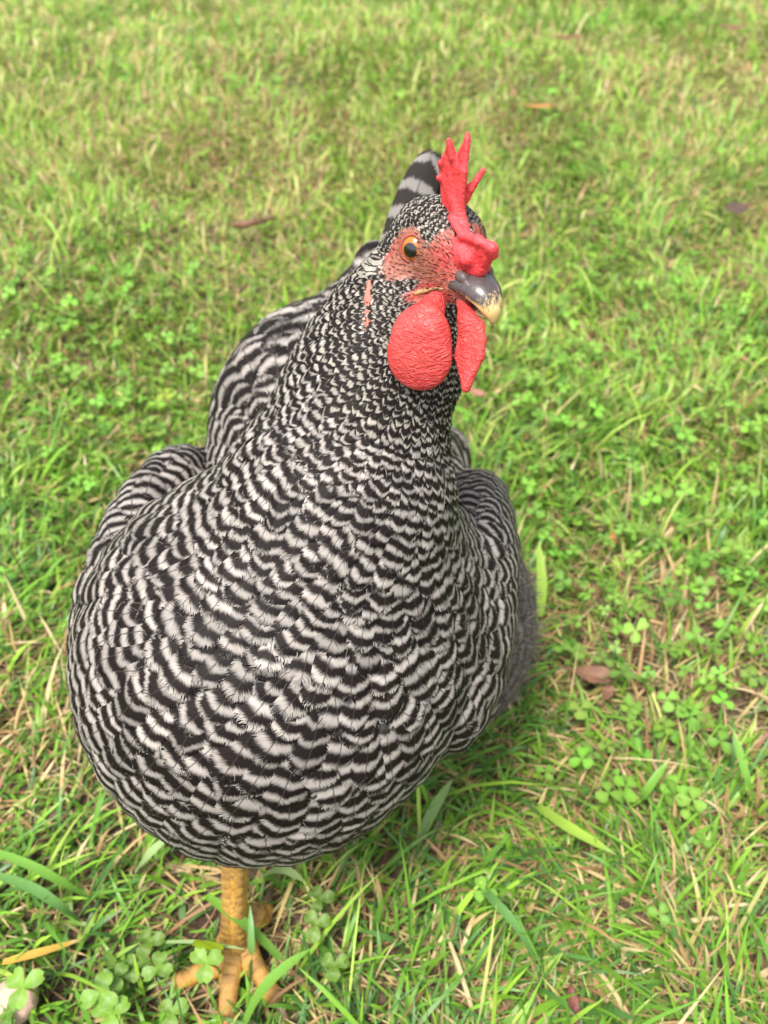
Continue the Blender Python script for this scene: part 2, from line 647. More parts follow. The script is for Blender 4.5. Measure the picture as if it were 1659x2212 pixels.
# ------------------------------------------------------------------ the hen: materials
def feather_material(name, dark=(.0050, .0036, .0032), white=(.385, .358, .338), fringe=.18, soft=.27, spot=False):
    n = NT(name)
    uv = n.n('ShaderNodeUVMap').outputs[0]
    sp = n.n('ShaderNodeSeparateXYZ', {0: uv})
    u = n.math('MULTIPLY_ADD', sp.outputs[0], 2.0, -1.0)
    v = sp.outputs[1]
    au = n.math('ABSOLUTE', u)
    rnd = n.attr('rnd'); ph = n.attr('ph'); ln = n.attr('ln')
    seed = n.math('MULTIPLY', rnd, 97.0)
    # barbs leave the shaft towards the tip
    q = n.math('SUBTRACT', n.math('MULTIPLY', v, ln), n.math('MULTIPLY', au, n.math('MULTIPLY', ln, .22)))
    side = n.math('MULTIPLY', n.math('SIGN', u), 7.3)
    st1 = n.noise(n.comb(n.math('MULTIPLY', q, 2300.0), n.math('MULTIPLY_ADD', au, 1.2, side), seed), 1.0, 2, .6)
    st2 = n.noise(n.comb(n.math('MULTIPLY', q, 420.0), n.math('MULTIPLY_ADD', au, 1.0, side), seed), 1.0, 1, .5)
    wob = n.noise(n.comb(n.math('MULTIPLY', u, 1.3), n.math('MULTIPLY', v, 2.0), seed), 1.0, 2, .5)
    p = n.math('ADD', ph, n.math('MULTIPLY', n.math('MULTIPLY', au, au), n.math('MULTIPLY_ADD', rnd, .45, .18)))
    p = n.math('MULTIPLY_ADD', n.math('SUBTRACT', st1, .5), .34, p)
    p = n.math('MULTIPLY_ADD', n.math('SUBTRACT', st2, .5), .16, p)
    p = n.math('MULTIPLY_ADD', n.math('SUBTRACT', wob, .5), .62, p)
    sn = n.math('SINE', n.math('MULTIPLY', p, 2 * math.pi))
    bias = n.math('MULTIPLY_ADD', n.math('SUBTRACT', rnd, .5), .7, .34)
    if spot: bias = n.math('MULTIPLY_ADD', n.math('POWER', au, 2.0), .9, n.math('ADD', bias, -.05))
    bar = n.sstep(n.math('SUBTRACT', sn, bias), -soft * 3.2, soft * 3.9)
    r2 = n.math('FRACT', n.math('MULTIPLY', rnd, 7.31))
    tone = n.math('ADD', n.math('MULTIPLY', st1, .6), n.math('MULTIPLY_ADD', r2, .40, .38))
    wcol = n.mix(n.math('MULTIPLY', st2, .8), rgb(*white), rgb(white[0] * .80, white[1] * .73, white[2] * .66))
    dcol = n.mix(st1, rgb(*dark), rgb(dark[0] * 2.8, dark[1] * 2.4, dark[2] * 2.3))
    col = n.mix(bar, dcol, wcol)
    col = n.mix(1.0, col, n.n('ShaderNodeCombineColor', {0: tone, 1: tone, 2: tone}).outputs[0], 'MULTIPLY')
    shaft = n.sstep(au, .055, .015)
    col = n.mix(n.math('MULTIPLY', shaft, .65), col, rgb(.03, .022, .02))
    # downy grey root
    col = n.mix(n.sstep(v, .16, .04), col, rgb(.05, .046, .043))
    n.set(n.b, 'Base Color', col)
    n.set(n.b, 'Roughness', .55)
    n.set(n.b, 'Specular IOR Level', .13)
    n.bump(n.math('ADD', n.math('MULTIPLY', st1, .6), n.math('MULTIPLY', shaft, .5)), .35, .0006)
    # open barbs at the rim: cut out between them
    e = n.math('MINIMUM', n.math('SUBTRACT', 1.0, v), n.math('MULTIPLY', n.math('SUBTRACT', 1.0, au), .55))
    al = n.math('GREATER_THAN', e, n.math('MULTIPLY', n.sstep(st1, .30, .72), fringe))
    n.set(n.b, 'Alpha', al)
    return n.m


def skin_material(name, c1, c2, bump=.5, bscale=900, sss=.2, wr=0, grain=1.0):
    """fleshy skin: blotches, fine grain and, with wr, creases"""
    n = NT(name)
    o = n.obj()
    a = n.noise(o, 70, 4, .65, .6)
    fine = n.noise(o, bscale * 1.6, 3, .7)
    v = n.n('ShaderNodeTexVoronoi', {'Vector': o, 'Scale': bscale}, feature='SMOOTH_F1').outputs['Distance']
    # creases: ridged, stretched sideways
    st = n.n('ShaderNodeMapping', {'Vector': o, 'Scale': (1, 1, 2.1)})
    w = n.noise(st, 150, 2, .5, 2.0)
    ridge = n.math('ABSOLUTE', n.math('SUBTRACT', w, .5))
    col = n.mix(n.sstep(a, .3, .7), rgb(*c1), rgb(*c2))
    col = n.mix(n.math('MULTIPLY', n.sstep(fine, .52, .75), .5), col, rgb(min(1, c1[0] * 1.08), c1[1] * 2.6, c1[2] * 2.3))
    if wr: col = n.mix(n.math('MULTIPLY', n.sstep(ridge, .04, .0), .30), col, rgb(c2[0] * .6, c2[1] * .5, c2[2] * .5))
    n.set(n.b, 'Base Color', col)
    n.set(n.b, 'Roughness', n.math('MULTIPLY_ADD', fine, .3, .33))
    n.set(n.b, 'Specular IOR Level', .4)
    n.set(n.b, 'Subsurface Weight', sss)
    n.set(n.b, 'Subsurface Radius', (.003, .0008, .0007))
    n.set(n.b, 'Subsurface Scale', .5)
    h = n.math('ADD', n.math('MULTIPLY', n.math('SUBTRACT', 1.0, v), .35 * grain), n.math('MULTIPLY', fine, .35 * grain))
    if wr: h = n.math('MULTIPLY_ADD', n.sstep(ridge, 0.0, .14), wr, h)
    n.bump(h, bump, .0007)
    return n.m


def body_material():
    """skin under the feathers; bare red face where the attribute face is 1"""
    n = NT('hen_skin')
    o = n.obj()
    f = n.attr('face')
    hot = n.attr('hot')
    sp = n.noise(o, 700, 3, .65)
    sp2 = n.noise(o, 240, 3, .6)
    red = n.mix(n.sstep(sp2, .35, .65), rgb(.235, .052, .032), rgb(.285, .100, .064))
    pap = n.n('ShaderNodeTexVoronoi', {'Vector': o, 'Scale': 620}, feature='F1').outputs['Distance']
    red = n.mix(n.math('MULTIPLY', n.sstep(pap, .25, .65), .45), red, rgb(.31, .125, .080))
    red = n.mix(n.math('MULTIPLY', hot, .9), red, rgb(.46, .042, .038))
    fuzz = n.mix(n.sstep(sp, .47, .58), rgb(.022, .018, .016), rgb(.52, .49, .46))
    n.set(n.b, 'Base Color', n.mix(f, fuzz, red))
    n.set(n.b, 'Roughness', .55)
    n.set(n.b, 'Subsurface Weight', n.math('MULTIPLY', f, .2))
    n.set(n.b, 'Subsurface Radius', (.003, .001, .0008))
    n.set(n.b, 'Subsurface Scale', .5)
    n.bump(n.math('ADD', pap, sp2), .5, .0008)
    return n.m


def beak_material(name, tip, tip_col=(.62, .42, .15), horn=(.028, .022, .026)):
    n = NT(name)
    v = n.attr('along')
    o = n.obj()
    edge = n.attr('edge')
    st = n.noise(n.n('ShaderNodeMapping', {'Vector': o, 'Scale': (900, 900, 200)}), 1.0, 3, .6)
    f = n.sstep(n.math('MULTIPLY_ADD', n.math('SUBTRACT', st, .5), .5, n.math('MULTIPLY_ADD', edge, .55, v)), tip - .10, tip + .13)
    c = n.mix(st, rgb(*horn), rgb(horn[0] * 3.2, horn[1] * 2.8, horn[2] * 2.8))
    t = n.mix(st, rgb(*tip_col), rgb(.72, .56, .28))
    n.set(n.b, 'Base Color', n.mix(f, c, t))
    n.set(n.b, 'Roughness', .27)
    n.set(n.b, 'Specular IOR Level', .55)
    n.bump(st, .12, .0004)
    return n.m


def eye_material():
    n = NT('iris')
    v = n.attr('rad')          # 0 at the pupil, 1 at the lid
    a = n.attr('ang')
    fib = n.noise(n.comb(n.math('MULTIPLY', a, 14.0), n.math('MULTIPLY', v, 1.5), 0.0), 1.0, 2, .6)
    c = n.ramp(v, [(0, (.34, .085, .002)), (.35, (.56, .145, .001)), (.72, (.60, .17, .002)), (.80, (.16, .035, .002)), (1, (.012, .006, .004))])
    n.set(n.b, 'Base Color', n.mix(n.math('MULTIPLY', fib, .35), c, rgb(.35, .09, .005)))
    n.set(n.b, 'Roughness', .12)
    n.set(n.b, 'Coat Weight', 1.0)
    n.set(n.b, 'Coat Roughness', .02)
    return n.m


def plain(name, c, rough=.5, coat=0.0, spec=.5):
    n = NT(name)
    v = n.noise(n.obj(), 400, 3, .6)
    n.set(n.b, 'Base Color', n.mix(v, rgb(*c), rgb(*[x * .7 for x in c])))
    n.set(n.b, 'Roughness', rough)
    n.set(n.b, 'Coat Weight', coat)
    n.set(n.b, 'Coat Roughness', .02)
    n.set(n.b, 'Specular IOR Level', spec)
    return n.m


def leg_material():
    n = NT('leg_skin')
    o = n.obj()
    a = n.noise(o, 90, 3, .6)
    b = n.noise(o, 420, 3, .65)
    col = n.mix(n.sstep(a, .35, .65), rgb(.46, .23, .034), rgb(.50, .28, .06))
    col = n.mix(n.math('MULTIPLY', n.sstep(b, .50, .66), .75), col, rgb(.13, .07, .035))
    n.set(n.b, 'Base Color', col)
    n.set(n.b, 'Roughness', .5)
    v = n.n('ShaderNodeTexVoronoi', {'Vector': o, 'Scale': 420}, feature='DISTANCE_TO_EDGE').outputs['Distance']
    n.bump(n.sstep(v, 0, .12), .5, .0006)
    return n.m


def scute_material(name='scute', c1=(.52, .29, .055), c2=(.30, .16, .04), dk=(.15, .085, .045), pl=(.62, .50, .34)):
    n = NT(name)
    o = n.obj()
    rn = n.n('ShaderNodeObjectInfo').outputs['Random']
    a = n.noise(n.n('ShaderNodeVectorMath', {0: o, 1: n.comb(rn, rn, rn)}, operation='ADD'), 300, 3, .65)
    col = n.mix(rn, rgb(*c1), rgb(*c2))
    col = n.mix(n.sstep(a, .45, .7), col, rgb(*dk))
    col = n.mix(n.math('MULTIPLY', n.sstep(a, .42, .3), .5), col, rgb(*pl))
    n.set(n.b, 'Base Color', col)
    n.set(n.b, 'Roughness', .42)
    n.bump(a, .5, .0006)
    return n.m


M_FEATHER = feather_material('barred_feather')
M_SMALL = feather_material('speckled_feather', white=(.36, .335, .30), fringe=.06, soft=.2, spot=True)
M_TAIL = feather_material('tail_feather', dark=(.014, .012, .011), white=(.27, .258, .25), fringe=.05, soft=.10)
M_FLUFF = feather_material('fluff_feather', dark=(.05, .043, .041), white=(.24, .22, .21), fringe=.5, soft=.2)
M_BODY = body_material()
M_COMB = skin_material('comb_skin', (.74, .072, .080), (.62, .034, .044), 1.0, 900, .22)
M_WATTLE = skin_material('wattle_skin', (.58, .066, .060), (.46, .032, .033), .85, 900, .2, wr=.6, grain=.25)
M_LID = skin_material('eyelid_skin', (.30, .075, .050), (.22, .050, .036), .5, 900, .1)
M_LEG = leg_material()
M_SCUTE = scute_material()
M_CLAW = plain('claw_horn', (.16, .11, .07), .35)

# ------------------------------------------------------------------ the hen: body form
YAW, HPIT, HD = 28.0, -5.0, 0.304
_y, _p = R(YAW), R(HPIT)
HF = np.array([math.sin(_y) * math.cos(_p), -math.cos(_y) * math.cos(_p), -math.sin(_p)])
HR = np.array([-math.cos(_y), -math.sin(_y), 0.0])
HU = np.cross(HR, HF)
HM = np.stack([HF, HR, HU])
H0 = at(958, 530, HD)


def hp(f, r, u):
    """head frame in millimetres: forward, to the hen's right, up"""
    return H0 + (f * HF + r * HR + u * HU) / 1000.0


def hpx(px, py, r):
    """the point of the head plane at sideways offset r (mm) seen along a ray"""
    q = CF + (px - 829.5) / FPX * CR + (1106 - py) / FPX * CU
    t = ((H0 - CC) @ HR + r / 1000.0) / (q @ HR)
    return CC + t * q


BA = R(9)
BF = np.array([-math.sin(BA), -math.cos(BA), 0.0])
BR = np.array([-math.cos(BA), math.sin(BA), 0.0])
BM = np.stack([BR, BF, np.array([0, 0, 1.0])])


def tilt(deg, yaw=None):
    """body axes pitched up towards the tail by deg"""
    a = R(deg)
    fw = BF * math.cos(a) - np.array([0, 0, 1.0]) * math.sin(a)
    return np.stack([BR, fw, np.cross(BR, fw)])


N1, N2, N3 = at(760, 1000, .345), at(808, 800, .333), at(870, 655, .322)
BREAST = np.array([-.046, .243, .188])
BODY = np.array([-.026, .330, .176])
body_sdf = SDF([
    (Ell((-.052, .240, .186), (.083, .086, .086), BM), .02),
    (Ell((-.022, .262, .194), (.070, .076, .074), BM), .02),
    (Ell(BODY + np.array([-.006, 0, -.004]), (.076, .125, .056), tilt(4)), .008),
    (Ell((-.036, .392, .208), (.058, .075, .052), tilt(10)), .008),
    (Cap((-.006, .425, .220), (.0, .452, .262), .038, .018), .02),
    (Ell((.042, .328, .102), (.046, .06, .062), BM), .008),
    (Ell((-.085, .285, .125), (.036, .055, .046), BM), .008),
    (Ell((-.008, .42, .128), (.050, .07, .050), BM), .02),
    (Chain([(-.040, .238, .205), at(725, 1120, .350), N1, N2, N3, hp(-7, 0, -3)], [.062, .0478, .0392, .0298, .0205, .0138]), .014),
    (Ell(hp(-3, 0, 1), (.0200, .0148, .0142), HM), .005),
    (Ell(hp(2, 0, -12), (.0155, .0118, .0115), HM), .005),
    (Cap(hp(8, 0, -5), hp(20, 0, -8), .0102, .0064), .005),
    (Cap(hp(9, 0, -15), at(918, 810, .326), .0080, .014), .008),
])
wing_sdfs = []
for sgn in (1, -1):
    c = BODY + sgn * BR * (.086 if sgn > 0 else .074) + BF * (.046 if sgn > 0 else .036) + np.array([0, 0, .004 if sgn > 0 else .001])
    ax = tilt(4)
    wing_sdfs.append(SDF([
        (Ell(c, (.023, .078, .047 if sgn > 0 else .044), ax), .01),
        (Ell(c - BF * .075 + np.array([0, 0, -.016]) - sgn * BR * .022, (.015, .070, .028), tilt(2)), .02),
    ]))


class Union:
    def __init__(s, a): s.a = a
    def __call__(s, p):
        d = s.a[0](p)
        for b in s.a[1:]: d = smin(d, b(p), .006)
        return d
    grad = SDF.grad
    snap = SDF.snap


all_sdf = Union([body_sdf] + wing_sdfs)

def hit(px, py, off=0.0, t0=.15):
    """first point of the skin seen along a ray"""
    q = CF + (px - 829.5) / FPX * CR + (1106 - py) / FPX * CU
    q = q / np.linalg.norm(q)
    t = t0
    for _ in range(120):
        d = float(all_sdf((CC + q * t)[None].astype(np.float32))[0]) - off
        t += d * .8
        if d < .0001: break
    return CC + q * t


def mirror(p):
    """the same spot on the other side of the head"""
    q = (p - H0) @ HR
    return p - 2 * q * HR


EAR0, EAR1 = hit(800, 610), hit(794, 705)
EARS = [(EAR0, EAR1), tuple(all_sdf.snap(np.array([mirror(EAR0), mirror(EAR1)], np.float32), np.zeros(2, np.float32), 8).astype(float))]
hen = empty('hen', (-.03, .25, 0))
tag(hen, 'black and white barred hen with red comb standing on the lawn', 'hen')
HEN_LOC = np.array([-.03, .25, 0])


def part(name, me, mat, parent=None):
    """a child of the hen; meshes come in world coordinates"""
    o = link(name, me, mat, parent or hen)
    co = np.empty(len(me.vertices) * 3, np.float32)
    me.vertices.foreach_get('co', co)
    me.vertices.foreach_set('co', (co.reshape(-1, 3) - HEN_LOC).astype(np.float32).ravel())
    me.update()
    return o


bv, bf = surface_nets(body_sdf, (-.20, .12, .03), (.14, .56, .41), .0018)
uv_, uf_ = surface_nets(all_sdf, (-.20, .12, .03), (.14, .56, .41), .0035)

# ---- bare face mask in the head frame
def head_mm(p):
    return ((np.asarray(p) - H0) @ HM.T) * 1000.0


def face_mask(p):
    q = head_mm(p)
    f, r, u = q[:, 0], np.abs(q[:, 1]), q[:, 2]
    eye = np.sqrt(((f - .5) / 9.0) ** 2 + ((u - .5) / 9.0) ** 2)
    lores = np.sqrt(((f - 13) / 8.0) ** 2 + ((u + 4) / 7.5) ** 2)
    gape = np.sqrt(((f - 11.5) / 6.5) ** 2 + ((u + 12) / 4.2) ** 2)
    brow = np.sqrt(((f - 14) / 6.0) ** 2 + ((u - 4) / 8.0) ** 2)
    d = np.minimum(np.minimum(eye, lores), np.minimum(gape, brow))
    m = np.clip((1.15 - d) / .3, 0, 1) * (r > 3)
    for e0, e1 in EARS:
        t_ = np.clip(((p - e0) @ (e1 - e0)) / ((e1 - e0) @ (e1 - e0)), 0, 1)
        m = np.maximum(m, np.clip((.0022 - np.linalg.norm(p - e0 - t_[:, None] * (e1 - e0), axis=1)) / .0012, 0, 1))
    front = (f > 15) & (u > -14)
    return np.where(front, 1.0, m)


def hot_mask(p):
    q = head_mm(p)
    f, u = q[:, 0], q[:, 2]
    a = np.clip(1.2 - np.sqrt(((f - 16) / 6.5) ** 2 + ((u - 3) / 8.5) ** 2) * .9, 0, 1)
    b = np.clip(1.5 - np.sqrt(((f - 11) / 7) ** 2 + ((u + 11) / 3.5) ** 2), 0, 1)
    c = .6 * np.clip(1.2 - np.sqrt(((f + 8) / 2.5) ** 2 + ((u - 1) / 6) ** 2), 0, 1)
    return np.clip(np.maximum(np.maximum(a, b), c), 0, 1)


bm_me = mesh_np('hen_body', bv, bf, attrs={'face': face_mask(bv), 'hot': hot_mask(bv)})
body_o = part('body', bm_me, M_BODY)

wings = []
for k, ws in enumerate(wing_sdfs):
    c = BODY + (1 if k == 0 else -1) * BR * .076
    wv, wf = surface_nets(ws, c - .17, c + .17, .003)
    wo = part('wing', mesh_np('wing', wv, wf, attrs={'face': np.zeros(len(wv)), 'hot': np.zeros(len(wv))}), M_BODY)
    wo['label'] = 'folded barred wing on the %s side of the hen' % ('left of the picture' if k == 0 else 'right of the picture')
    wings.append(wo)

# ---- distance from the beak along the skin: the feathers grow away from it
nv = len(uv_)
ed = np.concatenate([uf_[:, [0, 1]], uf_[:, [1, 2]], uf_[:, [2, 3]], uf_[:, [3, 0]], uf_[:, [0, 2]], uf_[:, [1, 3]]])
ed = np.unique(np.sort(ed, 1), axis=0)
el = np.linalg.norm(uv_[ed[:, 0]] - uv_[ed[:, 1]], axis=1)
nb_i = np.concatenate([ed[:, 0], ed[:, 1]]); nb_j = np.concatenate([ed[:, 1], ed[:, 0]]); nb_l = np.concatenate([el, el])
od = np.argsort(nb_i, kind='stable'); nb_i, nb_j, nb_l = nb_i[od], nb_j[od], nb_l[od]
st = np.searchsorted(nb_i, np.arange(nv + 1)).tolist()
nbj, nbl = nb_j.tolist(), nb_l.tolist()
src = int(np.argmin(((uv_ - hp(26, 0, -8)) ** 2).sum(1)))
phi = [9.0] * nv
phi[src] = 0.0
hq = [(0.0, src)]
while hq:
    d, i = heapq.heappop(hq)
    if d > phi[i]: continue
    for k in range(st[i], st[i + 1]):
        j = nbj[k]; e = d + nbl[k]
        if e < phi[j]:
            phi[j] = e
            heapq.heappush(hq, (e, j))
phi = np.array(phi)
# the parts that did not connect (none expected) stay at the far end
phi[phi > 5] = .5
for _ in range(25):
    acc = np.bincount(nb_i, phi[nb_j], nv); cn = np.bincount(nb_i, minlength=nv)
    phi = .5 * phi + .5 * acc / cn
un = all_sdf.grad(uv_)
# gradient of phi per vertex (least squares over neighbours in the tangent plane)
dv = uv_[nb_j] - uv_[nb_i]
dphi = (phi[nb_j] - phi[nb_i])
w = 1 / (nb_l + 1e-6) ** 2
gr = np.stack([np.bincount(nb_i, dv[:, k] * dphi * w, nv) for k in range(3)], -1)
flow = gr - (gr * un).sum(1, keepdims=True) * un
flow /= np.linalg.norm(flow, axis=1, keepdims=True) + 1e-9
# down the front, backwards along the sides
bias_f = np.where((uv_[:, 2] < .27)[:, None], -BF * .55 + np.array([0, 0, -.10]), 0)
flow = flow + bias_f
flow -= (flow * un).sum(1, keepdims=True) * un
for _ in range(12):
    acc = np.stack([np.bincount(nb_i, flow[nb_j, k], nv) for k in range(3)], -1)
    flow = flow + acc / cn[:, None]
    flow -= (flow * un).sum(1, keepdims=True) * un
    flow /= np.linalg.norm(flow, axis=1, keepdims=True) + 1e-9

from mathutils.kdtree import KDTree
kd = KDTree(nv)
for i, p in enumerate(uv_): kd.insert(p, i)
kd.balance()

# ---- feather sizes by distance from the beak
PX = [.00, .030, .050, .075, .105, .140, .180, .230, .30, .45]
F_LEN = [3.2, 3.8, 7.4, 14, 23, 28, 31, 33, 36, 44]
F_WID = [1.4, 1.6, 2.9, 5.6, 10.5, 14, 16.5, 18, 20, 24]
F_SPC = [.95, 1.1, 2.0, 3.4, 5.4, 6.8, 7.8, 8.5, 9.8, 13]
F_PER = [2.0, 2.2, 3.3, 4.7, 6.0, 6.8, 7.3, 7.6, 8.2, 10]
def tab(t, x): return np.interp(x, PX, t) / 1000.0
_xs = np.linspace(0, .7, 1401)
_phs = np.concatenate([[0], np.cumsum(.0005 / tab(F_PER, _xs))[:-1]])
def phase_of(x): return np.interp(x, _xs, _phs)

# candidates: random points on the skin, more where feathers are small
tri = np.concatenate([uf_[:, :3], uf_[:, [0, 2, 3]]])
ta = .5 * np.linalg.norm(np.cross(uv_[tri[:, 1]] - uv_[tri[:, 0]], uv_[tri[:, 2]] - uv_[tri[:, 0]]), axis=1)
tphi = phi[tri].mean(1)
wgt = ta / tab(F_SPC, tphi) ** 2
NC = int(min(90000, wgt.sum() * 7))
ch = rng.choice(len(tri), NC, p=wgt / wgt.sum())
r1, r2 = np.sqrt(rng.random(NC)), rng.random(NC)
bc = np.stack([1 - r1, r1 * (1 - r2), r1 * r2], -1)
cp = (uv_[tri[ch]] * bc[..., None]).sum(1)
cphi = (phi[tri[ch]] * bc).sum(1)
# nearest mesh vertex for the direction
cflow = (flow[tri[ch]] * bc[..., None]).sum(1)
cspc = tab(F_SPC, cphi)
cface = face_mask(cp)
keep_p, cells = [], {}
cs = .014
for i in range(NC):
    if cface[i] > .45 and random.random() < .25: continue
    x, y, z = cp[i]; s = cspc[i]
    lev = 0 if s > .004 else 1
    c = cs if lev == 0 else .004
    kx, ky, kz = int(x / c), int(y / c), int(z / c)
    ok = True
    for dx in (-1, 0, 1):
        for dy in (-1, 0, 1):
            for dz in (-1, 0, 1):
                for (q, s2) in cells.get((lev, kx + dx, ky + dy, kz + dz), ()):
                    a = x - q[0]; b = y - q[1]; e = z - q[2]
                    if a * a + b * b + e * e < s * s: ok = False; break
                if not ok: break
            if not ok: break
        if not ok: break
    if ok:
        cells.setdefault((lev, kx, ky, kz), []).append(((x, y, z), s))
        keep_p.append(i)
kp = np.array(keep_p)
fp, fphi, fflow, fface = cp[kp], cphi[kp], cflow[kp], cface[kp]
print('feathers', len(kp))

fn = all_sdf.grad(fp)
fflow = fflow - (fflow * fn).sum(1, keepdims=True) * fn
fflow /= np.linalg.norm(fflow, axis=1, keepdims=True) + 1e-9
fsd = np.cross(fn, fflow)
nf = len(fp)
L = tab(F_LEN, fphi) * rng.uniform(.88, 1.14, nf)
Wd = tab(F_WID, fphi) * rng.uniform(.88, 1.12, nf)
per = tab(F_PER, fphi)
# a pale tuft behind the eye
tuft = np.linalg.norm(fp - hit(806, 572), axis=1) < .0062
per = np.where(tuft, .2, per)
# fluff on thighs and belly
def fluffy(p):
    d = np.linalg.norm((p - np.array([.048, .335, .105])) / np.array([.06, .075, .07]), axis=1)
    return (d < 1.08) & (p[:, 2] < .175) & ((p - BODY) @ BR < -.02) & (p[:, 1] > .275)
isfl = fluffy(fp)
# hairs of the bare face
bris = fface > .45
L = np.where(bris, rng.uniform(.0009, .0021, nf), L)
Wd = np.where(bris, rng.uniform(.00025, .0005, nf), Wd)
# which side: wing feathers run back along the wing
wd_ = np.stack([ws(fp) for ws in wing_sdfs], 1)
wing_id = np.where(wd_.min(1) < body_sdf(fp) - .001, wd_.argmin(1), -1)
isw = wing_id >= 0
wdir = -BF * .9 + np.array([0, 0, -.25])
fflow = np.where(isw[:, None], fflow * .55 + wdir, fflow)
fflow = fflow + rng.normal(0, .17, (nf, 3))
fflow = fflow - (fflow * fn).sum(1, keepdims=True) * fn
fflow /= np.linalg.norm(fflow, axis=1, keepdims=True) + 1e-9
fsd = np.cross(fn, fflow)
Wd = np.where(isw, Wd * 1.02, Wd)
per = np.where(isw, per * .80, per) * rng.uniform(.86, 1.2, nf)
isback = (fp[:, 1] > .355) & (fp[:, 2] > .185) & ~isw
per = np.where(isback, .0150, per)
Wd = np.where(isback, .027, Wd); L = np.where(isback, .044, L)
rnd = rng.random(nf)
ph0 = phase_of(fphi) + rng.normal(0, 1, nf) * np.interp(fphi, [0, .06, .10, .14, .3], [.5, .5, .42, .33, .27])

ph0 = np.where(tuft, .22, ph0)
SV = np.array([0, .12, .3, .5, .66, .8, .9, .97, 1.0])
SW = np.array([.30, .55, .82, .97, 1.0, .95, .80, .55, .25])


def build_feathers(ix, nvs, nus):
    """vertices, faces, uv and attributes of the feathers ix, laid on the skin"""
    vv = np.linspace(0, 1, nvs); uu = np.linspace(-1, 1, nus)
    ws = np.interp(vv, SV, SW)
    n = len(ix)
    Lx, Wx = L[ix][:, None, None], Wd[ix][:, None, None]
    V = vv[None, :, None]; U = uu[None, None, :]
    curl = rng.normal(0, .05, n)[:, None, None]
    al = (V - .28) * Lx + 0 * U
    la = U * Wx * .5 * ws[None, :, None] + curl * Lx * V * V
    P = fp[ix][:, None, None, :] + al[..., None] * fflow[ix][:, None, None, :] + la[..., None] * fsd[ix][:, None, None, :]
    base = rng.uniform(.0, .0006, n)[:, None, None] * (Lx / .03)
    off = base + .00015 + (V * .0034 + V ** 4 * rng.uniform(-.0002, .0007, n)[:, None, None]) * (Lx / .034) - np.abs(U) ** 2 * .0009 * (Lx / .034)
    off = np.where(bris[ix][:, None, None], .0001 + V * .0007, off)
    off = np.broadcast_to(off, al.shape)
    sh = P.shape
    Q = all_sdf.snap(P.reshape(-1, 3), off.reshape(-1).astype(np.float32), 3)
    k = nvs * nus
    g = np.arange(k).reshape(nvs, nus)
    q = np.stack([g[:-1, :-1], g[:-1, 1:], g[1:, 1:], g[1:, :-1]], -1).reshape(-1, 4)
    Fc = (np.arange(n)[:, None, None] * k + q[None]).reshape(-1, 4)
    UVs = np.stack([np.broadcast_to((U + 1) / 2, sh[:3]), np.broadcast_to(V, sh[:3])], -1).reshape(-1, 2)
    PH = (ph0[ix][:, None, None] + al / per[ix][:, None, None]).reshape(-1)
    LN = np.broadcast_to(Lx, sh[:3]).reshape(-1)
    RN = np.broadcast_to(rnd[ix][:, None, None], sh[:3]).reshape(-1)
    return Q, Fc, UVs, {'ph': PH, 'ln': LN, 'rnd': RN}, k


px_, py_, pd_ = project(fp + fflow * (L * .5)[:, None])
vd = CC - fp; vd /= np.linalg.norm(vd, axis=1, keepdims=True)
facing = (vd * fn).sum(1)
score = L * Wd / pd_ ** 2 * np.clip(facing, 0, 1)
# hidden behind the neck or breast?
tt = np.linspace(.012, .30, 40)
occ = np.zeros(nf, bool)
for t in tt:
    occ |= all_sdf(fp + fn * .004 + vd * t) < -.001
score = np.where(occ | (py_ > 2212) | isfl, 0, score)
big = np.argsort(-score)[:300]
isbig = np.zeros(nf, bool); isbig[big] = True

Q, Fc, UVs, A, k = build_feathers(big, 10, 7)
q1 = Fc[:(len(Fc) // len(big))]
for n_, i in enumerate(big):
    sl = slice(n_ * k, (n_ + 1) * k)
    me = mesh_np('feather', Q[sl], q1, UVs[sl], {a: b[sl] for a, b in A.items()})
    pr = wings[wing_id[i]] if wing_id[i] >= 0 else body_o
    part('feather', me, M_FEATHER, pr)

for nm, sel, nvs, nus, mat in (
        ('plumage', (~isbig) & (L > .012) & ~isfl, 9, 5, M_FEATHER),
        ('neck_and_head_plumage', (L <= .012) & ~bris & ~isfl, 5, 3, M_SMALL),
        ('thigh_fluff', isfl & ~isbig, 9, 5, M_FLUFF),
        ('face_bristles', bris, 3, 2, M_SMALL)):
    ix = np.nonzero(sel)[0]
    if not len(ix): continue
    Q, Fc, UVs, A, k = build_feathers(ix, nvs, nus)
    if nm == 'face_bristles': A['ph'] = np.where(A['rnd'] < .62, .75, .25)
    o = part(nm, mesh_np(nm, Q, Fc, UVs, A), mat, body_o)
    o['kind'] = 'stuff'

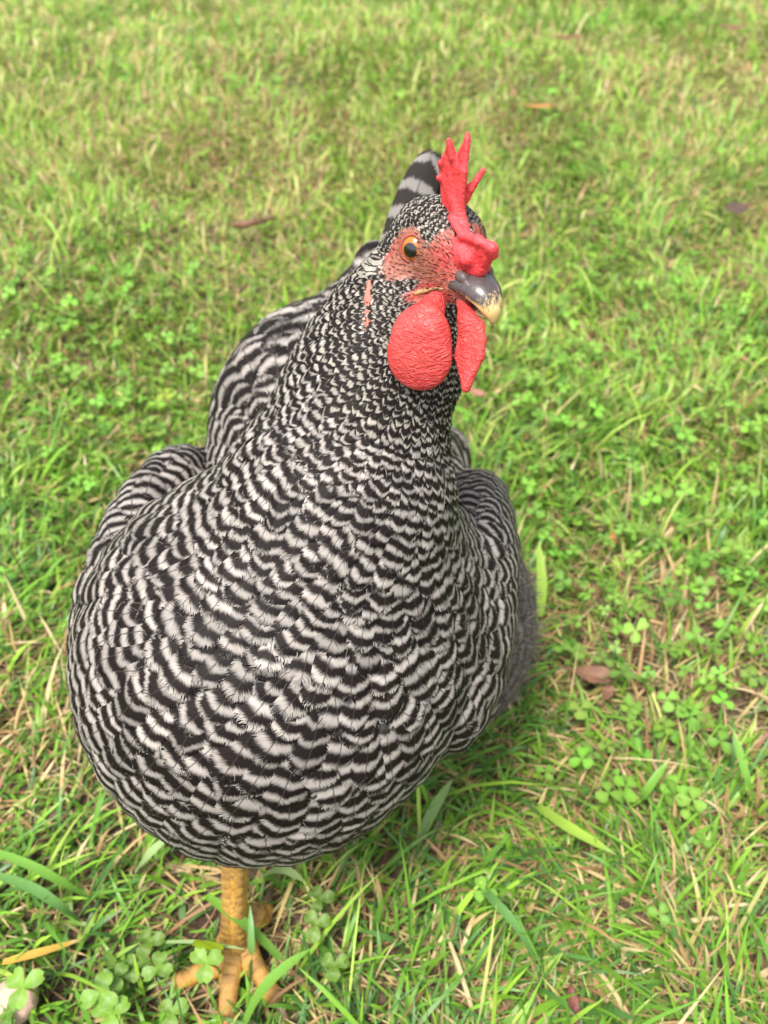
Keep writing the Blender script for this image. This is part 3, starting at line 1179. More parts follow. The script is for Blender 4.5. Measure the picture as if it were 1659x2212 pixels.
# ---- loose down on the thigh and at the lower edge of the breast
def down(sel_w, count, ln0, ln1, wd_, name, mat, lift):
    ch2 = rng.choice(len(tri), count * 6, p=ta / ta.sum())
    p = uv_[tri[ch2]].mean(1)
    k_ = sel_w(p)
    p, f0 = p[k_][:count], flow[tri[ch2][:, 0]][k_][:count]
    n_ = len(p)
    g = all_sdf.grad(p)
    d = f0 + g * rng.uniform(lift * .4, lift, n_)[:, None] + rng.normal(0, .45, (n_, 3))
    d /= np.linalg.norm(d, axis=1, keepdims=True)
    sd2 = np.cross(d, CC - p); sd2 /= np.linalg.norm(sd2, axis=1, keepdims=True)
    ln_ = rng.uniform(ln0, ln1, n_)[:, None]
    p0 = p + g * .002
    mid = p0 + d * ln_ * .5 + rng.normal(0, .0012, (n_, 3))
    tip_ = p0 + d * ln_ - g * ln_ * .15
    w_ = sd2 * wd_
    V_ = np.stack([p0 - w_, p0 + w_, mid - w_ * .8, mid + w_ * .8, tip_], 1).reshape(-1, 3)
    b_ = (np.arange(n_) * 5)[:, None]
    me = mesh_np(name, V_, [b_ + np.array([[0, 1, 3, 2]]), b_ + np.array([[2, 3, 4]])],
                 np.tile(np.array([(.2, .5), (.8, .5), (.3, .7), (.7, .7), (.5, .85)]), (n_, 1)),
                 {'ph': np.repeat(rng.random(n_), 5), 'ln': np.full(n_ * 5, .01), 'rnd': np.repeat(rng.random(n_), 5)})
    o = part(name, me, mat, body_o)
    o['kind'] = 'stuff'


down(fluffy, 5200, .006, .017, .00016, 'thigh_down', M_FLUFF, .55)
down(lambda p: (p[:, 2] < .31) & (p[:, 1] < .40) & ~fluffy(p), 4000, .0025, .0055, .00007, 'loose_barbs', M_SMALL, .30)

# ---- tail: stiff feathers fanned upright
def free_feather(name, base, dirv, side, ln, wd, bend, period, mat, parent, phs=0.0, nvs=14, nus=7):
    vv = np.linspace(0, 1, nvs); uu = np.linspace(-1, 1, nus)
    ws = np.interp(vv, SV, SW)
    nrm = np.cross(side, dirv); nrm /= np.linalg.norm(nrm)
    V, U = np.meshgrid(vv, uu, indexing='ij')
    P = base + (V * ln)[..., None] * dirv + (U * wd * .5 * ws[:, None])[..., None] * side \
        + (V ** 2 * bend - np.abs(U) ** 2 * wd * .12)[..., None] * nrm
    g = np.arange(nvs * nus).reshape(nvs, nus)
    q = np.stack([g[:-1, :-1], g[:-1, 1:], g[1:, 1:], g[1:, :-1]], -1).reshape(-1, 4)
    me = mesh_np(name, P.reshape(-1, 3), q, np.stack([(U + 1) / 2, V], -1).reshape(-1, 2),
                 {'ph': (phs + V * ln / period).ravel(), 'ln': np.full(V.size, ln), 'rnd': np.full(V.size, random.random())})
    return part(name, me, mat, parent)


tb = at(812, 610, .470)
for i in range(9):
    tip_ = at(936 + 6 * i, 322 + 9 * abs(i - 1), .448 + .007 * i)
    b0 = tb + np.array([.0012 * i, .004 * i - .006, -.002 * i])
    dv_ = tip_ - b0
    ln_ = np.linalg.norm(dv_); dv_ /= ln_
    sd_ = CR * .9 + BF * (.25 + .06 * i) + np.array([0, 0, -.2]); sd_ -= (sd_ @ dv_) * dv_
    sd_ /= np.linalg.norm(sd_)
    free_feather('tail_feather', b0, dv_, sd_, ln_, .021, .004, .0150, M_TAIL, hen, .35 + i * .13)
for i in range(8):
    a = (i - 3.5) / 3.5
    b0 = tb + CR * .018 * a + np.array([0, -.012, -.022 - .006 * abs(a)])
    dv_ = at(905 + 22 * a, 430, .47) - b0
    dv_ = dv_ / np.linalg.norm(dv_) + CR * .10 * a
    dv_ /= np.linalg.norm(dv_)
    sd_ = CR * .9 + np.array([0, 0, .3 * a]); sd_ -= (sd_ @ dv_) * dv_; sd_ /= np.linalg.norm(sd_)
    free_feather('tail_covert', b0, dv_, sd_, .052, .022, -.004, .010, M_FEATHER, hen, i * .37, 9, 5)

# ---- comb
def sdf_part(name, items, h, mat, pad=.006, parent=None, rough=0):
    s = SDF(items)
    pts = []
    for pr, _ in items:
        if isinstance(pr, Ell): pts += [pr.c - pr.r.max(), pr.c + pr.r.max()]
        elif isinstance(pr, Cap):
            m = max(pr.ra, pr.rb); pts += [pr.a - m, pr.a + m, pr.b - m, pr.b + m]
        else:
            for x in pr.p: pts += [x - pr.r, x + pr.r]
    pts = np.array(pts)
    v, f = surface_nets(s, pts.min(0) - pad, pts.max(0) + pad, h)
    if rough:
        g_ = s.grad(v)
        k_ = np.sin(v @ np.array([3600., 1500, 2500])) * np.sin(v @ np.array([-2300., 3300, 1300])) + np.sin(v @ np.array([1100., -900, 700])) * .9
        v = v + g_ * (k_ * rough + rng.normal(0, rough * .45, len(v)))[:, None]
    return part(name, mesh_np(name, v, f), mat, parent)


c = hpx
K = .0016
comb_items = [
    (Cap(c(1000, 500, 0), c(981, 430, 0), .0021, .0017), K),
    (Cap(c(981, 430, 0), c(966, 385, 0), .0017, .0012), K),
    # blade
    (Tri(c(964, 475, 0), c(994, 470, 0), c(972, 340, 0), .0011), K),
    (Tri(c(994, 470, 0), c(1003, 370, 0), c(972, 340, 0), .0011), K),
    (Tri(c(964, 475, 0), c(972, 340, 0), c(955, 375, 0), .0011), K),
    (Tri(c(962, 505, 0), c(1006, 500, 0), c(985, 430, 0), .0014), K),
    # points, broad at the base
    (Tri(c(976, 372, 0), c(1004, 372, 0), c(1009, 302, -1.5), .0009), .0008),
    (Cap(c(1004, 345, -1), c(1010, 292, -2), .0013, .0009), .0008),
    (Tri(c(958, 360, 0), c(988, 356, 0), c(972, 310, 1.5), .0009), .0008),
    (Cap(c(978, 340, 1), c(970, 303, 2), .0012, .0008), .0008),
    (Cap(c(962, 365, 0), c(958, 338, 1), .0011, .0008), .0008),
    (Cap(c(966, 350, 0), c(966, 322, 1), .0010, .0007), .0008),
    (Cap(c(957, 390, 0), c(947, 384, 2), .0011, .0009), .0008),
    (Cap(c(957, 365, 0), c(950, 351, 2), .0011, .0008), .0008),
    (Tri(c(985, 468, -.5), c(1000, 415, -2), c(1018, 402, -4.5), .0011), .001),
    (Cap(c(990, 455, -1), c(1015, 410, -4), .0016, .0014), .001),
    (Cap(c(1015, 410, -4), c(1044, 368, -8), .0014, .0009), .0006),
    # the front lobe, folded over to one side: ridge, hollow, hanging flap
    (Cap(c(974, 470, 2.5), c(1000, 508, 3), .0013, .0016), .0010),
    (Cap(c(1000, 508, 3), c(1034, 520, 2), .0016, .0016), .0010),
    (Cap(c(1034, 520, 2), c(1064, 536, 0), .0016, .0015), .0010),
    (Tri(c(1000, 505, 2.5), c(1060, 538, 0), c(1008, 545, -2), .0014), .0008),
    (Tri(c(962, 505, 2), c(966, 562, 3), c(1010, 560, 3.5), .0022), K),
    (Tri(c(962, 505, 2), c(1000, 520, 1.5), c(1010, 560, 3.5), .0022), K),
    (Tri(c(1000, 545, 3), c(1063, 540, -1), c(1034, 583, 0), .0022), K),
    (Tri(c(1000, 545, 3), c(1034, 583, 0), c(998, 572, 3), .0024), K),
    (Cap(c(1064, 536, 0), c(1068, 552, -1), .0015, .0010), K),
    (Cap(c(1045, 575, -1), c(1012, 578, 1), .0022, .0022), K),
    (Cap(c(966, 490, 1), c(960, 555, 2.5), .0018, .0030), K),
]
comb_o = sdf_part('comb', comb_items, .0005, M_COMB, rough=.00009)

# ---- wattles
def axes(n_, up_):
    n_ = n_ / np.linalg.norm(n_)
    s_ = np.cross(up_, n_); s_ /= np.linalg.norm(s_)
    return np.stack([s_, n_, np.cross(n_, s_)])


wn_ = HR * .62 + HF * .60 + HU * .10
wa = axes(wn_, np.array([.02, 0, 1.0]))
D_W = .2935
right_w = [
    (Ell(at(905, 772, D_W), (.0112, .0034, .0122), wa), .004),
    (Ell(at(912, 735, D_W), (.0098, .0030, .0125), wa), .005),
    (Cap(at(925, 700, D_W), at(943, 648, D_W + .0005), .0042, .0020), .007),
    (Cap(at(888, 705, D_W + .001), at(935, 660, D_W + .001), .0022, .0022), .007),
]
w1 = sdf_part('wattle', right_w, .0006, M_WATTLE, rough=.00002)
w1['label'] = 'wrinkled red wattle on the left of the picture'
wa2 = axes(-HR * .75 + HF * .55, np.array([.10, 0, 1.0]))
def dv(px, py): return at(px, py, .2885 + (1045 - px) * .00011)


left_w = [
    (Tri(dv(1005, 690), dv(1036, 705), dv(1010, 770), .0016), .001),
    (Tri(dv(1036, 705), dv(1041, 735), dv(1010, 770), .0016), .001),
    (Tri(dv(1041, 735), dv(1037, 770), dv(1010, 770), .0015), .001),
    (Tri(dv(1037, 770), dv(1007, 838), dv(1010, 770), .0014), .001),
    (Tri(dv(1005, 690), dv(990, 770), dv(1010, 770), .0016), .001),
    (Tri(dv(990, 770), dv(1007, 838), dv(1010, 770), .0014), .001),
    (Cap(dv(1014, 700), at(1000, 655, .296), .0030, .0024), .004),
]
w2 = sdf_part('wattle', left_w, .0006, M_WATTLE, rough=.00002)
w2['label'] = 'wattle on the right of the picture, seen half edge on'

# ---- beak
def beak_half(name, cen, hw, top, bot, mat, n=18, k=20, hook=0):
    """cen: path in head mm; hw: half widths, top / bot: half heights"""
    path = smooth_path(cen, n)
    t = np.linspace(0, 1, n)
    tt_ = np.linspace(0, 1, len(hw))
    rings, along, edge = [], [], []
    tg = np.gradient(path, axis=0)
    for i in range(n):
        w_, a_, b_ = np.interp(t[i], tt_, hw), np.interp(t[i], tt_, top), np.interp(t[i], tt_, bot)
        tv = tg[i] / np.linalg.norm(tg[i])
        upv = np.array([-tv[2], 0, tv[0]])
        an = np.linspace(0, 2 * np.pi, k, endpoint=False)
        cx, sy = np.cos(an), np.sin(an)
        sx = np.sign(cx) * np.abs(cx) ** 1.15
        ring = path[i] + np.outer(sx * w_, [0, 1, 0]) + np.outer(np.where(sy > 0, sy * a_, sy * b_), upv)
        rings.append(np.array([hp(*x) for x in ring]))
        along += [t[i]] * k
        edge += list(np.clip(-sy + .35, 0, 1))
    v, f = lofted(rings)
    along += [0, 1]; edge += [0, 0]
    return part(name, mesh_np(name, v, f, attrs={'along': along, 'edge': edge}), mat)


M_BEAK = beak_material('beak_horn', .66, (.50, .31, .09), (.030, .026, .026))
M_BEAK2 = beak_material('lower_beak_horn', .75, (.50, .36, .16), (.035, .028, .022))
beak_u = beak_half('upper_beak', [(10, 0, -9.0), (20, 0, -7.0), (27.5, 0, -8.4), (32, 0, -12.0), (33.2, 0, -16.6)],
                   [9.4, 8.0, 6.4, 4.0, .9], [5, 5.4, 4.6, 3.1, .6], [2.8, 3.0, 3.0, 2.5, .6], M_BEAK)
beak_l = beak_half('lower_beak', [(9, 0, -13.5), (18, 0, -13.2), (25, 0, -14.2), (30, 0, -15.6)],
                   [8.4, 6.4, 4.6, 1.6], [1.6, 1.5, 1.2, .6], [3.6, 3.4, 2.6, .8], M_BEAK2)
# pale fleshy corner of the mouth
M_GAPE = plain('gape_flesh', (.46, .24, .10), .45)
for sg in (1, -1):
    pth = [hit(x, y, -.0003) for x, y in ((892, 636), (905, 631), (925, 627), (945, 622), (965, 627))]
    if sg < 0: pth = [mirror(p) for p in pth]
    pth = smooth_path(pth, 10)
    v, f = tube(pth, [.0005, .0009, .0011, .0010, .0009, .0008, .0007, .0006, .0005, .0003], 8, HU)
    part('mouth_corner', mesh_np('mouth_corner', v, f), M_GAPE)
    nl = sdf_part('nostril', [(Ell(hp(20.5, sg * 5.2, -3.4), (.0030, .0018, .0022), HM), .001),
                              (Ell(hp(23.5, sg * 4.6, -5.4), (.0024, .0016, .0018), HM), .001)], .0005,
                  plain('nostril_flap', (.10, .075, .07), .5))

# ---- eyes
M_IRIS = eye_material()
M_PUPIL = plain('pupil', (.003, .003, .004), .06, 1.0)
for sg in (1, -1):
    en = HR * sg * .80 + HF * .52 + HU * .14
    en /= np.linalg.norm(en)
    e_up = HU - (HU @ en) * en; e_up /= np.linalg.norm(e_up)
    e_sd = np.cross(e_up, en)
    ctr = hp(.2, sg * 10.8, 1.8)
    Rr = .0058

    def zone(a0, a1, rr, nr, k=40):
        rings, rad, ang = [], [], []
        for i in range(nr):
            a = a0 + (a1 - a0) * i / (nr - 1)
            w_ = np.linspace(0, 2 * np.pi, k, endpoint=False)
            rings.append(ctr + rr * (math.cos(a) * en + math.sin(a) * (np.cos(w_)[:, None] * e_sd + np.sin(w_)[:, None] * e_up)))
            rad += [i / (nr - 1)] * k; ang += list(np.abs(w_ - np.pi) * 1.0)
        v, f = lofted(rings, cap=False)
        return mesh_np('eye', v, f, attrs={'rad': rad, 'ang': ang})
    eo = part('eye', zone(R(24), R(66), Rr, 14), M_IRIS)
    pv = zone(R(.5), R(25.2), Rr + .00012, 8)
    part('pupil', pv, M_PUPIL, eo)
    lid = []
    m_ = 22
    for i in range(m_):
        a = 2 * np.pi * i / m_; b = 2 * np.pi * (i + 1) / m_
        def lp(a):
            up_s = .0049 if math.sin(a) > 0 else .0048
            d_ = .0043 * math.cos(a) * e_sd * 1.02 + up_s * math.sin(a) * e_up
            return ctr + d_ + en * (math.sqrt(max(Rr ** 2 - min(d_ @ d_, Rr ** 2 * .95), 0)) + .0001)
        lid.append((Cap(lp(a), lp(b), .00082, .00082), .0006))
    sdf_part('eyelid', lid, .00045, M_LID, .003, eo)

# ---- ear lobe
M_EAR = skin_material('ear_lobe_skin', (.40, .095, .065), (.42, .15, .11), .6, 800, .2)
for sg in (1, -1):
    e0, e1 = EARS[0] if sg > 0 else EARS[1]
    d_ = (e1 - e0)
    sdf_part('ear_lobe', [(Cap(e0, e0 + d_ * .4, .0009, .0016), .001), (Cap(e0 + d_ * .4, e1, .0016, .0007), .001)], .0005, M_EAR, rough=.0002)

# ---- legs and feet
def scute_mesh():
    v, f = [], []
    xs = np.linspace(-1, 1, 5)
    for z, d in ((-.5, 0.0), (-.3, .9), (.35, 1.0), (.5, .35)):
        for x in xs:
            v.append((x * .5, -.5 * math.sqrt(max(0, 1 - (x * .92) ** 2)) + .5 - d * .16 * (1 - x * x * .6) - .16, z))
    for i in range(3):
        for j in range(4):
            a = i * 5 + j
            f.append((a, a + 1, a + 6, a + 5))
    return mesh_np('scute', np.array(v), np.array(f))


SC_ME = scute_mesh()
SC_ME.materials.append(M_SCUTE)


TOE_SC = SC_ME.copy()
TOE_SC.materials.clear()
TOE_SC.materials.append(scute_material('toe_scute', (.54, .28, .05), (.42, .22, .06), (.16, .10, .06), (.58, .50, .38)))


def scute(parent, pos, along, out, width, height, depth, me=None):
    """small horny plate: x across, -y outwards, z along"""
    al = along / np.linalg.norm(along)
    ou = out - (out @ al) * al; ou /= np.linalg.norm(ou)
    X = np.cross(al, ou) * -1
    m = Matrix(((X[0] * width, -ou[0] * depth, al[0] * height, pos[0] - HEN_LOC[0]),
                (X[1] * width, -ou[1] * depth, al[1] * height, pos[1] - HEN_LOC[1]),
                (X[2] * width, -ou[2] * depth, al[2] * height, pos[2] - HEN_LOC[2]), (0, 0, 0, 1)))
    o = bpy.data.objects.new('scute', me or SC_ME)
    COL.objects.link(o)
    o.parent = parent
    o.matrix_local = m
    return o


def leg(ankle, hock, toes, hind, label, front):
    sh_p = smooth_path([ankle, ankle + (hock - ankle) * .33 + np.array([0, -.002, 0]), ankle + (hock - ankle) * .7, hock, hock + np.array([0, .025, .035])], 16)
    rad = np.interp(np.linspace(0, 1, 16), [0, .12, .35, .6, .75, 1], [.0092, .0075, .0066, .0074, .0098, .016])
    v, f = tube(sh_p, rad, 16, (0, 1, 0.01), 1.12)
    lo = part('leg', mesh_np('leg', v, f), M_LEG)
    lo['label'] = label
    for k in range(15):                       # columns of small plates down the shank
        t = .04 + k * .044
        i = t * 15; i0 = int(i)
        p = sh_p[i0] + (sh_p[i0 + 1] - sh_p[i0]) * (i - i0)
        r_ = np.interp(t, np.linspace(0, 1, 16), rad)
        for s_ in (-1.5, -.5, .5, 1.5):
            out = front + s_ * np.array([.58, 0, 0])
            out /= np.linalg.norm(out)
            scute(lo, p + out * r_ * 1.03 + np.array([0, 0, .0020 * (s_ in (-.5, 1.5))]), sh_p[i0 + 1] - sh_p[i0], out, r_ * .60, .0046, r_ * .34)
    bp = [smooth_path(t_, 14)[5] for t_ in toes]
    web = [(Ell(ankle + np.array([0, -.002, -.004]), (.011, .011, .008)), .003)]
    for a_, b_ in ((0, 1), (0, 2)):
        web.append((Tri(ankle + np.array([0, 0, -.005]), bp[a_], bp[b_], .0016), .003))
    sdf_part('toe_web', web, .001, M_LEG, .006, lo)
    for tp in toes + [hind]:
        pth = smooth_path(tp, 14)
        n_ = len(pth)
        rr = np.interp(np.linspace(0, 1, n_), [0, .25, .6, .92, 1], [.0078, .0062, .0052, .0042, .0028])
        rr = rr * (1 + .07 * np.sin(np.linspace(0, 9.4, n_)))
        v, f = tube(pth, rr, 14, (0, 0, 1), .85)
        to = part('toe', mesh_np('toe', v, f), M_LEG, lo)
        ln = np.linalg.norm(np.diff(pth, axis=0), axis=1).sum()
        ns = int(ln / .0046)
        for k in range(ns):
            t = .10 + .86 * k / ns
            i = t * (n_ - 1); i0 = int(i)
            p = pth[i0] + (pth[i0 + 1] - pth[i0]) * (i - i0)
            r_ = np.interp(t, np.linspace(0, 1, n_), rr)
            # plates sit on the toe's back; same three-level tree: they belong to the leg
            scute(lo, p + np.array([0, 0, 1]) * r_ * .80, pth[i0 + 1] - pth[i0], np.array([0, 0, 1.0]), r_ * 1.45, .0048, r_ * 1.1, TOE_SC)
        e = pth[-1] - pth[-3]; e /= np.linalg.norm(e)
        cl = smooth_path([pth[-2], pth[-1] + e * .006 + np.array([0, 0, .0008]), pth[-1] + e * .013 - np.array([0, 0, .004])], 8)
        v, f = tube(cl, np.linspace(.0030, .0005, 8), 10)
        part('claw', mesh_np('claw', v, f), M_CLAW, lo)


def gp(px, py, z=0.008):
    """point at height z seen at that picture position"""
    q = CF + (px - 829.5) / FPX * CR + (1106 - py) / FPX * CU
    return CC + q * ((z - CAM_H) / q[2])


A1 = gp(508, 2035, .016)
leg(A1, A1 + np.array([.006, .026, .080]),
    [[A1 + np.array([0, .002, 0]), gp(497, 2110, .012), gp(492, 2170, .008), gp(488, 2235, .006)],
     [A1 + np.array([.002, .002, 0]), gp(545, 2080, .012), gp(575, 2125, .008), gp(602, 2170, .005)],
     [A1 + np.array([-.002, .002, 0]), gp(470, 2085, .012), gp(420, 2105, .008), gp(370, 2125, .005)]],
    [A1 + np.array([.002, .002, -.002]), A1 + np.array([.010, .014, .002]), gp(566, 1985, .010), gp(578, 1950, .008)],
    'yellow scaly leg planted in front under the breast', np.array([-.15, -1, .1]))
for i in range(9):                      # ragged feathers round the top of the shank
    a_ = i * 2.4
    b0 = A1 + np.array([.006, .030, .082]) + np.array([math.cos(a_) * .010, math.sin(a_) * .008 - .004, .004 * (i % 3)])
    dv_ = np.array([math.cos(a_) * .12 + .15, math.sin(a_) * .12 - .15, -1.0]); dv_ /= np.linalg.norm(dv_)
    sd_ = np.array([-math.sin(a_), math.cos(a_), 0]); sd_ -= (sd_ @ dv_) * dv_; sd_ /= np.linalg.norm(sd_)
    free_feather('leg_feather', b0, dv_, sd_, random.uniform(.020, .030), .009, .001, .006, M_FEATHER, hen, random.random(), 9, 5)
A2 = np.array([-.008, .350, .016])
leg(A2, A2 + np.array([.004, .03, .080]),
    [[A2, A2 + np.array([.004, -.018, -.005]), A2 + np.array([.006, -.036, -.009]), A2 + np.array([.008, -.055, -.011])],
     [A2, A2 + np.array([.014, -.014, -.005]), A2 + np.array([.026, -.027, -.009]), A2 + np.array([.036, -.038, -.011])],
     [A2, A2 + np.array([-.012, -.014, -.005]), A2 + np.array([-.022, -.028, -.009]), A2 + np.array([-.030, -.040, -.011])]],
    [A2, A2 + np.array([-.003, .012, -.006]), A2 + np.array([-.006, .020, -.010]), A2 + np.array([-.008, .027, -.011])],
    'rear leg hidden behind the breast', np.array([.1, -1, .1]))
# ------------------------------------------------------------------ single broad blades, clover plants, fallen leaves
def ribbon(pts, wd, keel=.25, n=14, prof=None):
    """a keeled leaf blade along pts; three vertices across"""
    P = smooth_path(pts, n)
    t = np.linspace(0, 1, n)
    tg = np.gradient(P, axis=0); tg /= np.linalg.norm(tg, axis=1, keepdims=True)
    sd = np.cross(tg, np.array([0, .25, 1.0])); sd /= np.linalg.norm(sd, axis=1, keepdims=True)
    nr = np.cross(sd, tg)
    w_ = wd * .5 * np.interp(t, *(prof or ([0, .12, .5, .8, 1], [.55, .9, 1, .75, .05])))[:, None]
    V = np.stack([P - sd * w_ + nr * w_ * keel, P, P + sd * w_ + nr * w_ * keel], 1).reshape(-1, 3)
    g = np.arange(n * 3).reshape(n, 3)
    q = np.stack([g[:-1, :-1], g[:-1, 1:], g[1:, 1:], g[1:, :-1]], -1).reshape(-1, 4)
    return V, q, np.repeat(t, 3)


def at_base(o, p):
    """put an object's origin at p, mesh in world coordinates"""
    me = o.data
    co = np.empty(len(me.vertices) * 3, np.float32)
    me.vertices.foreach_get('co', co)
    me.vertices.foreach_set('co', (co.reshape(-1, 3) - np.asarray(p)).astype(np.float32).ravel())
    me.update()
    o.location = p
    return o


GREEN, BLUEG, LIME, PALE, OCHRE, TAN = (.16, .34, .05), (.13, .28, .075), (.30, .46, .06), (.30, .42, .17), (.52, .33, .06), (.55, .42, .22)
for pts, w_, colr, tipc, lab in [
    ([(445, 1935, .052), (520, 1990, .045), (575, 2040, .030), (640, 2110, .012)], .0062, GREEN, TAN, 'broad green grass blade lying diagonally across the yellow leg'),
    ([(520, 2230, .012), (560, 2150, .035), (610, 2095, .046), (672, 2049, .050)], .0066, GREEN, GREEN, 'broad green grass blade curving up right of the yellow foot'),
    ([(340, 2036, .020), (430, 2036, .036), (536, 2052, .040)], .0024, PALE, PALE, 'thin pale grass blade lying level across the yellow ankle'),
    ([(543, 2120, .010), (543, 2040, .040), (540, 1955, .050)], .0038, BLUEG, GREEN, 'upright narrow grass blade just right of the yellow leg'),
    ([(-20, 1838, .030), (60, 1868, .036), (130, 1905, .030), (200, 1945, .012)], .0058, GREEN, BLUEG, 'broad green blade slanting in from the left edge, upper of two'),
    ([(-20, 1888, .022), (60, 1915, .032), (125, 1955, .028), (178, 1995, .010)], .0062, BLUEG, GREEN, 'broad bluish blade slanting in from the left edge, lower of two'),
    ([(5, 2080, .018), (80, 2060, .024), (172, 2032, .020)], .0052, OCHRE, TAN, 'yellowed grass blade at the lower left edge'),
    ([(292, 1888, .012), (320, 1850, .026), (366, 1806, .034)], .0075, PALE, LIME, 'pale wide grass blade under the left of the breast'),
    ([(1160, 1742, .016), (1230, 1790, .030), (1330, 1846, .026)], .0080, LIME, PALE, 'pale folded grass blade lying right of the breast'),
    ([(1010, 1890, .012), (1070, 1950, .034), (1125, 2015, .030), (1162, 2095, .010)], .0056, BLUEG, GREEN, 'arching dark green blade in the lower right lawn'),
    ([(1372, 1750, .010), (1400, 1705, .028), (1448, 1637, .040)], .0058, GREEN, TAN, 'upright green blade with a dry tip right of the breast'),
    ([(1640, 1765, .010), (1612, 1680, .036), (1584, 1575, .050)], .0060, GREEN, LIME, 'tall bright blade near the right edge'),
    ([(905, 1815, .008), (935, 1755, .022), (978, 1682, .036)], .0075, (.24, .37, .12), PALE, 'wide pale blade rising behind the belly of the hen'),
    ([(1166, 1330, .010), (1170, 1260, .030), (1164, 1170, .050)], .0080, LIME, LIME, 'blurred upright lime blade beside the grey thigh fluff'),
    ([(560, 1895, .012), (610, 1880, .030), (660, 1905, .030)], .0058, PALE, LIME, 'short pale blade sticking out below the belly feathers'),
]:
    P3 = [gp(*q) for q in pts]
    v, q, t = ribbon(P3, w_)
    cl = np.outer(1 - t, colr) + np.outer(t, colr)
    k = np.clip((t - .86) / .14, 0, 1)[:, None]
    cl = cl * (1 - k) + np.array(tipc) * k
    o = link('grass_blade', mesh_np('grass_blade', v, q, cols=cl), M_GRASS)
    at_base(o, np.array([P3[0][0], P3[0][1], 0.0]))
    tag(o, lab, 'grass blade', 'broad grass blades')

# ---- clover plants near the camera, each with its leaflets and stalks
def leaflet_fine(sz):
    n_, m_ = 7, 7
    u_ = np.linspace(0, 1, n_); v_ = np.linspace(-1, 1, m_)
    U, V = np.meshgrid(u_, v_, indexing='ij')
    half = np.interp(u_, [0, .2, .5, .75, .92, 1], [.04, .26, .44, .46, .34, .20])
    notch = np.where(U > .8, (U - .8) * .55 * (1 - np.abs(V)) ** 1.5, 0)
    X = U - notch
    Y = V * half[:, None]
    Z = np.abs(Y) * .35 - X * X * .14
    P = np.stack([X, Y, Z], -1).reshape(-1, 3) * sz
    g = np.arange(n_ * m_).reshape(n_, m_)
    q = np.stack([g[:-1, :-1], g[:-1, 1:], g[1:, 1:], g[1:, :-1]], -1).reshape(-1, 4)
    # the pale chevron of a clover leaf
    ch_ = np.exp(-((U - .50 - .14 * np.abs(V)) / .10) ** 2).ravel()[:, None]
    return P, q, ch_


for px, py, z, sz, br, lab in [
    (238, 2190, .030, .0105, 1.5, 'large clover leaf at the bottom edge, left of the foot'),
    (216, 2146, .034, .0095, 1.3, 'pale clover leaf above the large one at the bottom edge'),
    (250, 2112, .026, .0085, .95, 'darker clover leaf in the middle of the lower left clover patch'),
    (292, 2088, .022, .0080, .9, 'small clover leaf at the top of the lower left clover patch'),
    (340, 2092, .030, .0085, 1.1, 'clover leaf with narrow tilted leaflets left of the foot'),
    (372, 2188, .026, .0085, 1.1, 'clover leaf at the bottom edge nearest to the front toe'),
    (50, 2132, .036, .0110, 1.5, 'bright clover leaf in the bottom left corner'),
    (446, 2080, .040, .0090, 1.35, 'bright clover leaf touching the left side of the ankle'),
    (322, 2036, .024, .0090, .85, 'dark clover leaf left of the leg beside a straw'),
    (15, 2190, .020, .0080, 1.0, 'clover leaf beside the pale stone in the corner'),
    (684, 1998, .034, .0085, .95, 'clover leaf right of the leg under the belly'),
    (692, 1944, .028, .0080, .8, 'dim clover leaf in the shade right behind the leg'),
    (722, 2086, .026, .0085, .9, 'clover leaf in the grass right of the hind toe'),
]:
    p = gp(px, py, z)
    root = empty('clover_plant', (p[0] + random.uniform(-.006, .006), p[1] + random.uniform(0, .01), 0))
    tag(root, lab, 'clover', 'clover leaves close to the foot')
    az = random.uniform(0, 6.28)
    base = np.array([.140, .275, .038]) * br * .92 * np.array([1.0 + .15 * random.random(), 1, 1])
    rt = np.array(root.location)
    for j in range(3):
        P, q, ch_ = leaflet_fine(sz * random.uniform(.92, 1.08))
        a = az + j * 2.094 + random.uniform(-.15, .15)
        Rm = np.array(Matrix.Rotation(a, 3, 'Z') @ Matrix.Rotation(random.uniform(-.35, .15), 3, 'Y') @ Matrix.Rotation(random.uniform(-.25, .25), 3, 'X'))
        cl = base * (1 - ch_ * .35) + np.array([.42, .52, .30]) * ch_ * .35
        link('leaflet', mesh_np('leaflet', P @ Rm.T + p - rt, q, cols=cl), M_CLOVER, root)
    v, f = tube(smooth_path([rt, (rt + p) / 2 + np.array([.003, 0, .004]), p], 7), np.linspace(.0008, .0005, 7), 6, (0, 1, 0))
    link('stalk', mesh_np('stalk', v - rt, f, cols=np.tile(base * np.array([1.5, 1.15, 1.1]), (len(v), 1))), M_CLOVER, root)

# ---- fallen leaves, twig, stone
def dead_leaf_material(name, a_, b_):
    n = NT(name)
    o = n.obj()
    x = n.noise(o, 160, 4, .65)
    n.set(n.b, 'Base Color', n.mix(n.sstep(x, .3, .7), rgb(*a_), rgb(*b_)))
    n.set(n.b, 'Roughness', .6)
    n.bump(n.noise(o, 420, 3, .7), .6, .001)
    return n.m


